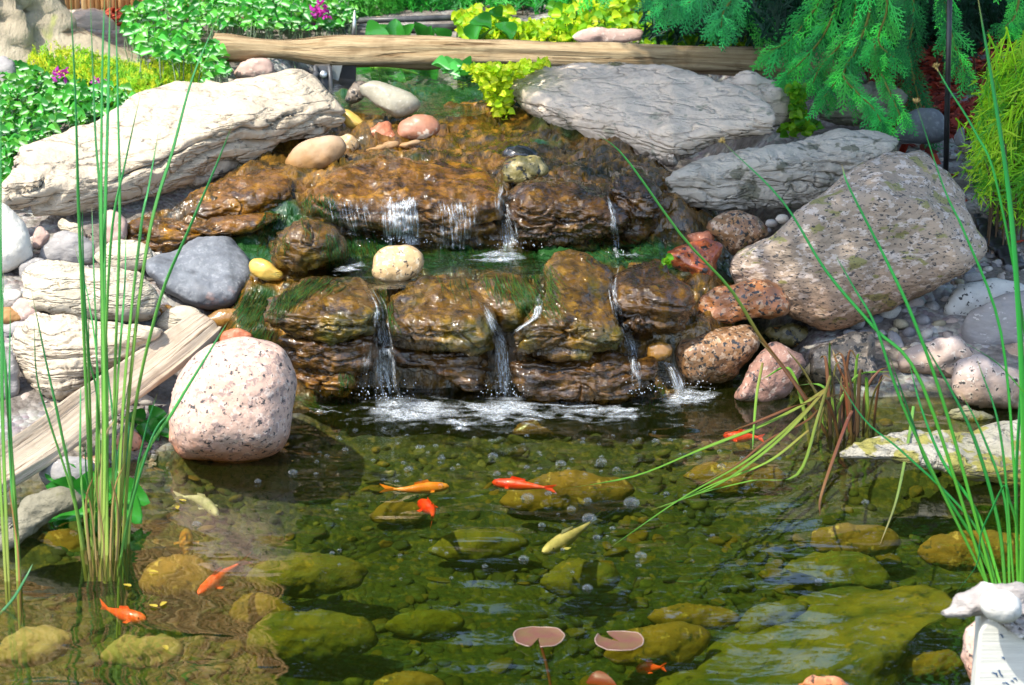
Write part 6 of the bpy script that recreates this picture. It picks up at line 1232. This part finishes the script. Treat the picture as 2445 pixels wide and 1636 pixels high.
def cbranch(pts, Y0, Y1, n, L, cols, dirs=(0, 1), spread=30, tw=.006, protos=SPR, twigcol=(.20, .20, .03), seed=0):
    """one drooping branch; pts in full-picture pixels from its inner end to its tip"""
    P = K(pts); m_ = 40; Lp = smooth_line(P, m_); s = np.linspace(0, 1, m_); Q = np.array([at_Y(np.array(a), np.array(b), y) for (a, b), y in zip(Lp, Y0 + (Y1 - Y0) * s)])
    mb = MB(); tube(mb, Q, np.linspace(tw, tw * .25, m_), 5, twigcol, cap=False); T = np.gradient(Q, axis=0)
    n = int(n * .8)
    for i in range(n):
        t = (i + RNG.rand()) / n; j = min(m_ - 1, int(t * m_)); tg = T[j] / np.linalg.norm(T[j]); sg = 1 if i % 2 else -1
        side = np.array([sg * RNG.uniform(.3, 1.0), RNG.uniform(-.6, .2), RNG.uniform(-.6, .1)]); d = tg * RNG.uniform(.5, 1.1) + side * (.75 if t < .93 else .2) + np.array([0, 0, -.25])
        off = RNG.normal(0, spread * .2, 3) * depth_of(Q[j]) / FPX
        place(mb, protos[RNG.randint(len(protos))], Q[j] + off, d, np.array([RNG.normal(0, .3), -.9, .5]), L * RNG.uniform(.5, .95) * (1.1 - .35 * t), np.array(cols[RNG.randint(len(cols))]) * RNG.uniform(.55, 1.6))
    return mb.build('branch', MNEED, tree)
for pts, Y0, Y1, n, L, cols in [
    ([(1640, -120), (1620, -30), (1570, 10), (1520, 22)], 7.25, 7.0, 34, .17, CEDB), ([(1690, -120), (1680, -20), (1655, 30), (1650, 62)], 7.2, 6.95, 40, .16, CEDB), ([(1600, -130), (1590, -60), (1540, -15), (1490, 0)], 7.4, 7.2, 24, .16, CEDB),
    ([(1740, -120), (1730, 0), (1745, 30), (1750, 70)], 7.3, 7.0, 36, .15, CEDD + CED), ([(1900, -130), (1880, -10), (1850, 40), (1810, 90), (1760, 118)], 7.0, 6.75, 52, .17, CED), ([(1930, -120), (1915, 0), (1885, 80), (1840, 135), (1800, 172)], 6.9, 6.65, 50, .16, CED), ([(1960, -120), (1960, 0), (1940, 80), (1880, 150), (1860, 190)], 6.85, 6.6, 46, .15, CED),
    ([(1985, -120), (1990, 20), (1960, 110), (1930, 170), (1960, 210), (2000, 250), (2020, 288)], 6.75, 6.35, 74, .15, CED), ([(2010, -120), (2030, 10), (2010, 90), (2040, 130)], 6.75, 6.5, 44, .14, CED), ([(1970, 60), (1950, 130), (1910, 190), (1880, 230)], 6.7, 6.45, 34, .13, CED), ([(2000, 90), (2010, 150), (2040, 220), (2062, 270)], 6.6, 6.4, 36, .12, CED),
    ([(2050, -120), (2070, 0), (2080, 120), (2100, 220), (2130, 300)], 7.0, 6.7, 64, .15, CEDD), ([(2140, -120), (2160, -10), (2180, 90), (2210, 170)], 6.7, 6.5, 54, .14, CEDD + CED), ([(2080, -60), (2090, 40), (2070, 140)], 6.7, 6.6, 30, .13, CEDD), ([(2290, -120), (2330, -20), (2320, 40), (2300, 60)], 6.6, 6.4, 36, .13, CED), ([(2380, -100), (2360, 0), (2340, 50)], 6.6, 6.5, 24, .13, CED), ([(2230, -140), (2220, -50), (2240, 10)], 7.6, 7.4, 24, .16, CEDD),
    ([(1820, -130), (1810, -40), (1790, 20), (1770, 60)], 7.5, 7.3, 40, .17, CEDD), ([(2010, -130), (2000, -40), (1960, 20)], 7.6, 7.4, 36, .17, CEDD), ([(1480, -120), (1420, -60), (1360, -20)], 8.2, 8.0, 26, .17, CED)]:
    cbranch(pts, Y0, Y1, n, L, cols)
# the high crown that shades the right half: boughs with big sprays, well above the picture
BIGS = [spray_proto(8, s, 42, .1, 2, 3.2) for s in (11, 12)]
for a in range(9):
    e = np.array([[-.62, 5.2], [-.5, 5.6], [-.45, 4.9], [-.1, 4.7], [.45, 4.15], [-.15, 4.3], [.9, 4.5], [-.3, 5.3], [1.4, 4.9]][a]); tip = np.array([e[0], e[1], RNG.uniform(2.55, 2.9)])
    Q = smooth_line([(2.2, 8.1, 2.7 + .1 * a % .6), ((2.2 + tip[0]) / 2, (8.1 + tip[1]) / 2, 3.15), tip], 30); mb = MB(); tube(mb, Q, np.linspace(.035, .006, 30), 6, (.12, .08, .05), cap=False)
    for i in range(330):
        t = RNG.uniform(.62, 1) ; j = min(29, int(t * 30)); P = Q[j] + RNG.normal(0, 1, 3) * [.28, .28, .10]; d = np.array([RNG.normal(), RNG.normal(), -.35])
        place(mb, BIGS[i % 2], P, d, np.array([0, 0, 1.]) + RNG.normal(0, .25, 3), RNG.uniform(.30, .48), CED[i % 3])
    mb.build('bough', MNEED, tree)
# low golden juniper, green juniper, golden thread cypress
def tuftplant(name, label, cat, poly, n, L, cols, h=(.0, .08), protos=TUFT, dirf=None, Y=None):
    px = inpoly(poly, n) * 1.0435; hh = RNG.uniform(h[0], h[1], n); P = np.zeros((n, 3))
    for ch in np.array_split(np.argsort(hh), 5): P[ch] = hit(px[ch, 0], px[ch, 1], hh[ch].mean())
    if Y is not None: P = at_Y(px[:, 0], px[:, 1], RNG.uniform(Y[0], Y[1], n))
    c = P.mean(0); c[2] = G(P[:, 0], P[:, 1]).min(); root = empty(name, c, label, cat); mb = MB(); st = MB()
    for i in range(n):
        d = dirf() if dirf else np.array([RNG.normal(0, .6), RNG.normal(-.2, .5), RNG.uniform(.2, 1)])
        d = d / np.linalg.norm(d); l = L * RNG.uniform(.6, 1.25); place(mb, protos[RNG.randint(len(protos))], P[i] - d * l * .6, d, np.array([RNG.normal(0, .5), -.8, .5]), l, cols[RNG.randint(len(cols))], .25)
        if i % 12 == 0: tube(st, [c + (P[i] - c) * [.75, .75, 0], c * .3 + P[i] * .7 - [0, 0, .03], P[i]], .003, 4, (.14, .09, .05), cap=False)
    mb.V += st.V; mb.C += st.C; mb.U += st.U; mb.F += [f + mb.n for f in st.F]; mb.build('foliage', MNEED, root); return root
GJ = [(.46, .56, .03), (.30, .52, .025), (.58, .60, .04), (.18, .42, .03)]
tuftplant('juniper', 'low golden juniper between the stump and the cream slab', 'juniper', [(60, 130), (160, 78), (240, 128), (310, 150), (340, 215), (250, 235), (160, 190)], 560, .085, GJ)
tuftplant('juniper', 'golden juniper tuft spreading behind the middle of the cream slab', 'juniper', [(300, 145), (420, 135), (470, 155), (455, 190), (380, 215), (310, 240), (290, 200)], 420, .08, GJ)
GJU = [(.04, .34, .04), (.05, .42, .05), (.03, .24, .05)]
tuftplant('juniper', 'dense green juniper behind the filter box', 'juniper', [(880, -30), (1090, -30), (1080, 30), (1010, 44), (900, 42)], 420, .15, GJU, Y=(8.45, 9.0))
tuftplant('juniper', 'dark green juniper at the top centre behind the creeping jenny', 'juniper', [(1060, -70), (1420, -70), (1380, -8), (1100, -4)], 420, .16, GJU, h=(.0, .1))
tuftplant('fern', 'bright green ferny plant left of the round tan stone', 'fern', [(790, -30), (900, -30), (880, 35), (810, 45)], 150, .13, [(.06, .34, .04), (.09, .38, .05)], Y=(8.35, 8.8))
GT = [(.22, .52, .015), (.34, .60, .02), (.10, .34, .02), (.42, .62, .03)]
tuftplant('thread_cypress', 'golden green thread cypress drooping at the right edge', 'cypress', [(2270, 180), (2330, 130), (2420, 150), (2420, 480), (2330, 500), (2260, 420), (2240, 330)], 620, .17, GT, protos=THIN, dirf=lambda: np.array([RNG.normal(-.35, .4), RNG.normal(-.3, .3), RNG.uniform(-1.1, .1)]), Y=(5.95, 6.3))
tuftplant('juniper', 'small green sprigs creeping over the gravel beside the huge boulder', 'plant', [(2220, 330), (2300, 380), (2290, 440), (2225, 430)], 60, .07, [(.08, .30, .03)], h=(.0, .03))
# trees behind the garden: seen mirrored in the pond
MTR = leafmat('tree_leaf', rough=.5, trans=.2)
def bgtree(label, x, y, h, w, n, cols, low=.3):
    root = empty('tree', (x, y, .5), label, 'tree'); q = MB(); tube(q, smooth_line([(x, y, .4), (x + .05, y, h * .5), (x, y, h * .95)], 14), np.linspace(.11, .02, 14), 10); q.build('trunk', MBARK, root)
    mb = MB(); cl = [(np.array([RNG.normal(0, w * .5), RNG.normal(0, w * .4), RNG.uniform(low, h)]), RNG.uniform(.16, .34)) for _ in range(46)]
    for i in range(n):
        c, s = cl[RNG.randint(len(cl))]; P = np.array([x, y, .35]) + c + RNG.normal(0, s * .55, 3)
        a = RNG.normal(size=3); b = RNG.normal(size=3); a /= np.linalg.norm(a); b -= a * (a @ b); b /= np.linalg.norm(b); l = RNG.uniform(.05, .10)
        mb.add(np.array([P - a * l, P + b * l * .5, P + a * l, P - b * l * .5]), [(0, 1, 2, 3)], np.array(cols[RNG.randint(len(cols))]) * RNG.uniform(.6, 1.3))
    mb.build('crown', MTR, root)
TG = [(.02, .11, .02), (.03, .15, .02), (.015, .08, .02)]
for lb, x, y, h, w, n in (('dark green tree behind the end of the bamboo fence', -.75, 9.6, 3.6, .55, 5200), ('lower dark green tree in the middle behind the juniper', -.08, 10.3, 2.62, .42, 3600), ('tall dark green tree right of the gap, behind the junipers', .75, 9.9, 4.2, .6, 6000), ('tall dark green tree behind the cedar', 1.7, 10.0, 4.2, .65, 6000), ('dark green tree behind the red mulch at the far right', 2.7, 9.6, 4.0, .6, 5200), ('tall tree standing behind the bamboo fence', -1.9, 10.4, 4.4, .8, 5000)):
    bgtree(lb, x, y, h, w, n, TG)
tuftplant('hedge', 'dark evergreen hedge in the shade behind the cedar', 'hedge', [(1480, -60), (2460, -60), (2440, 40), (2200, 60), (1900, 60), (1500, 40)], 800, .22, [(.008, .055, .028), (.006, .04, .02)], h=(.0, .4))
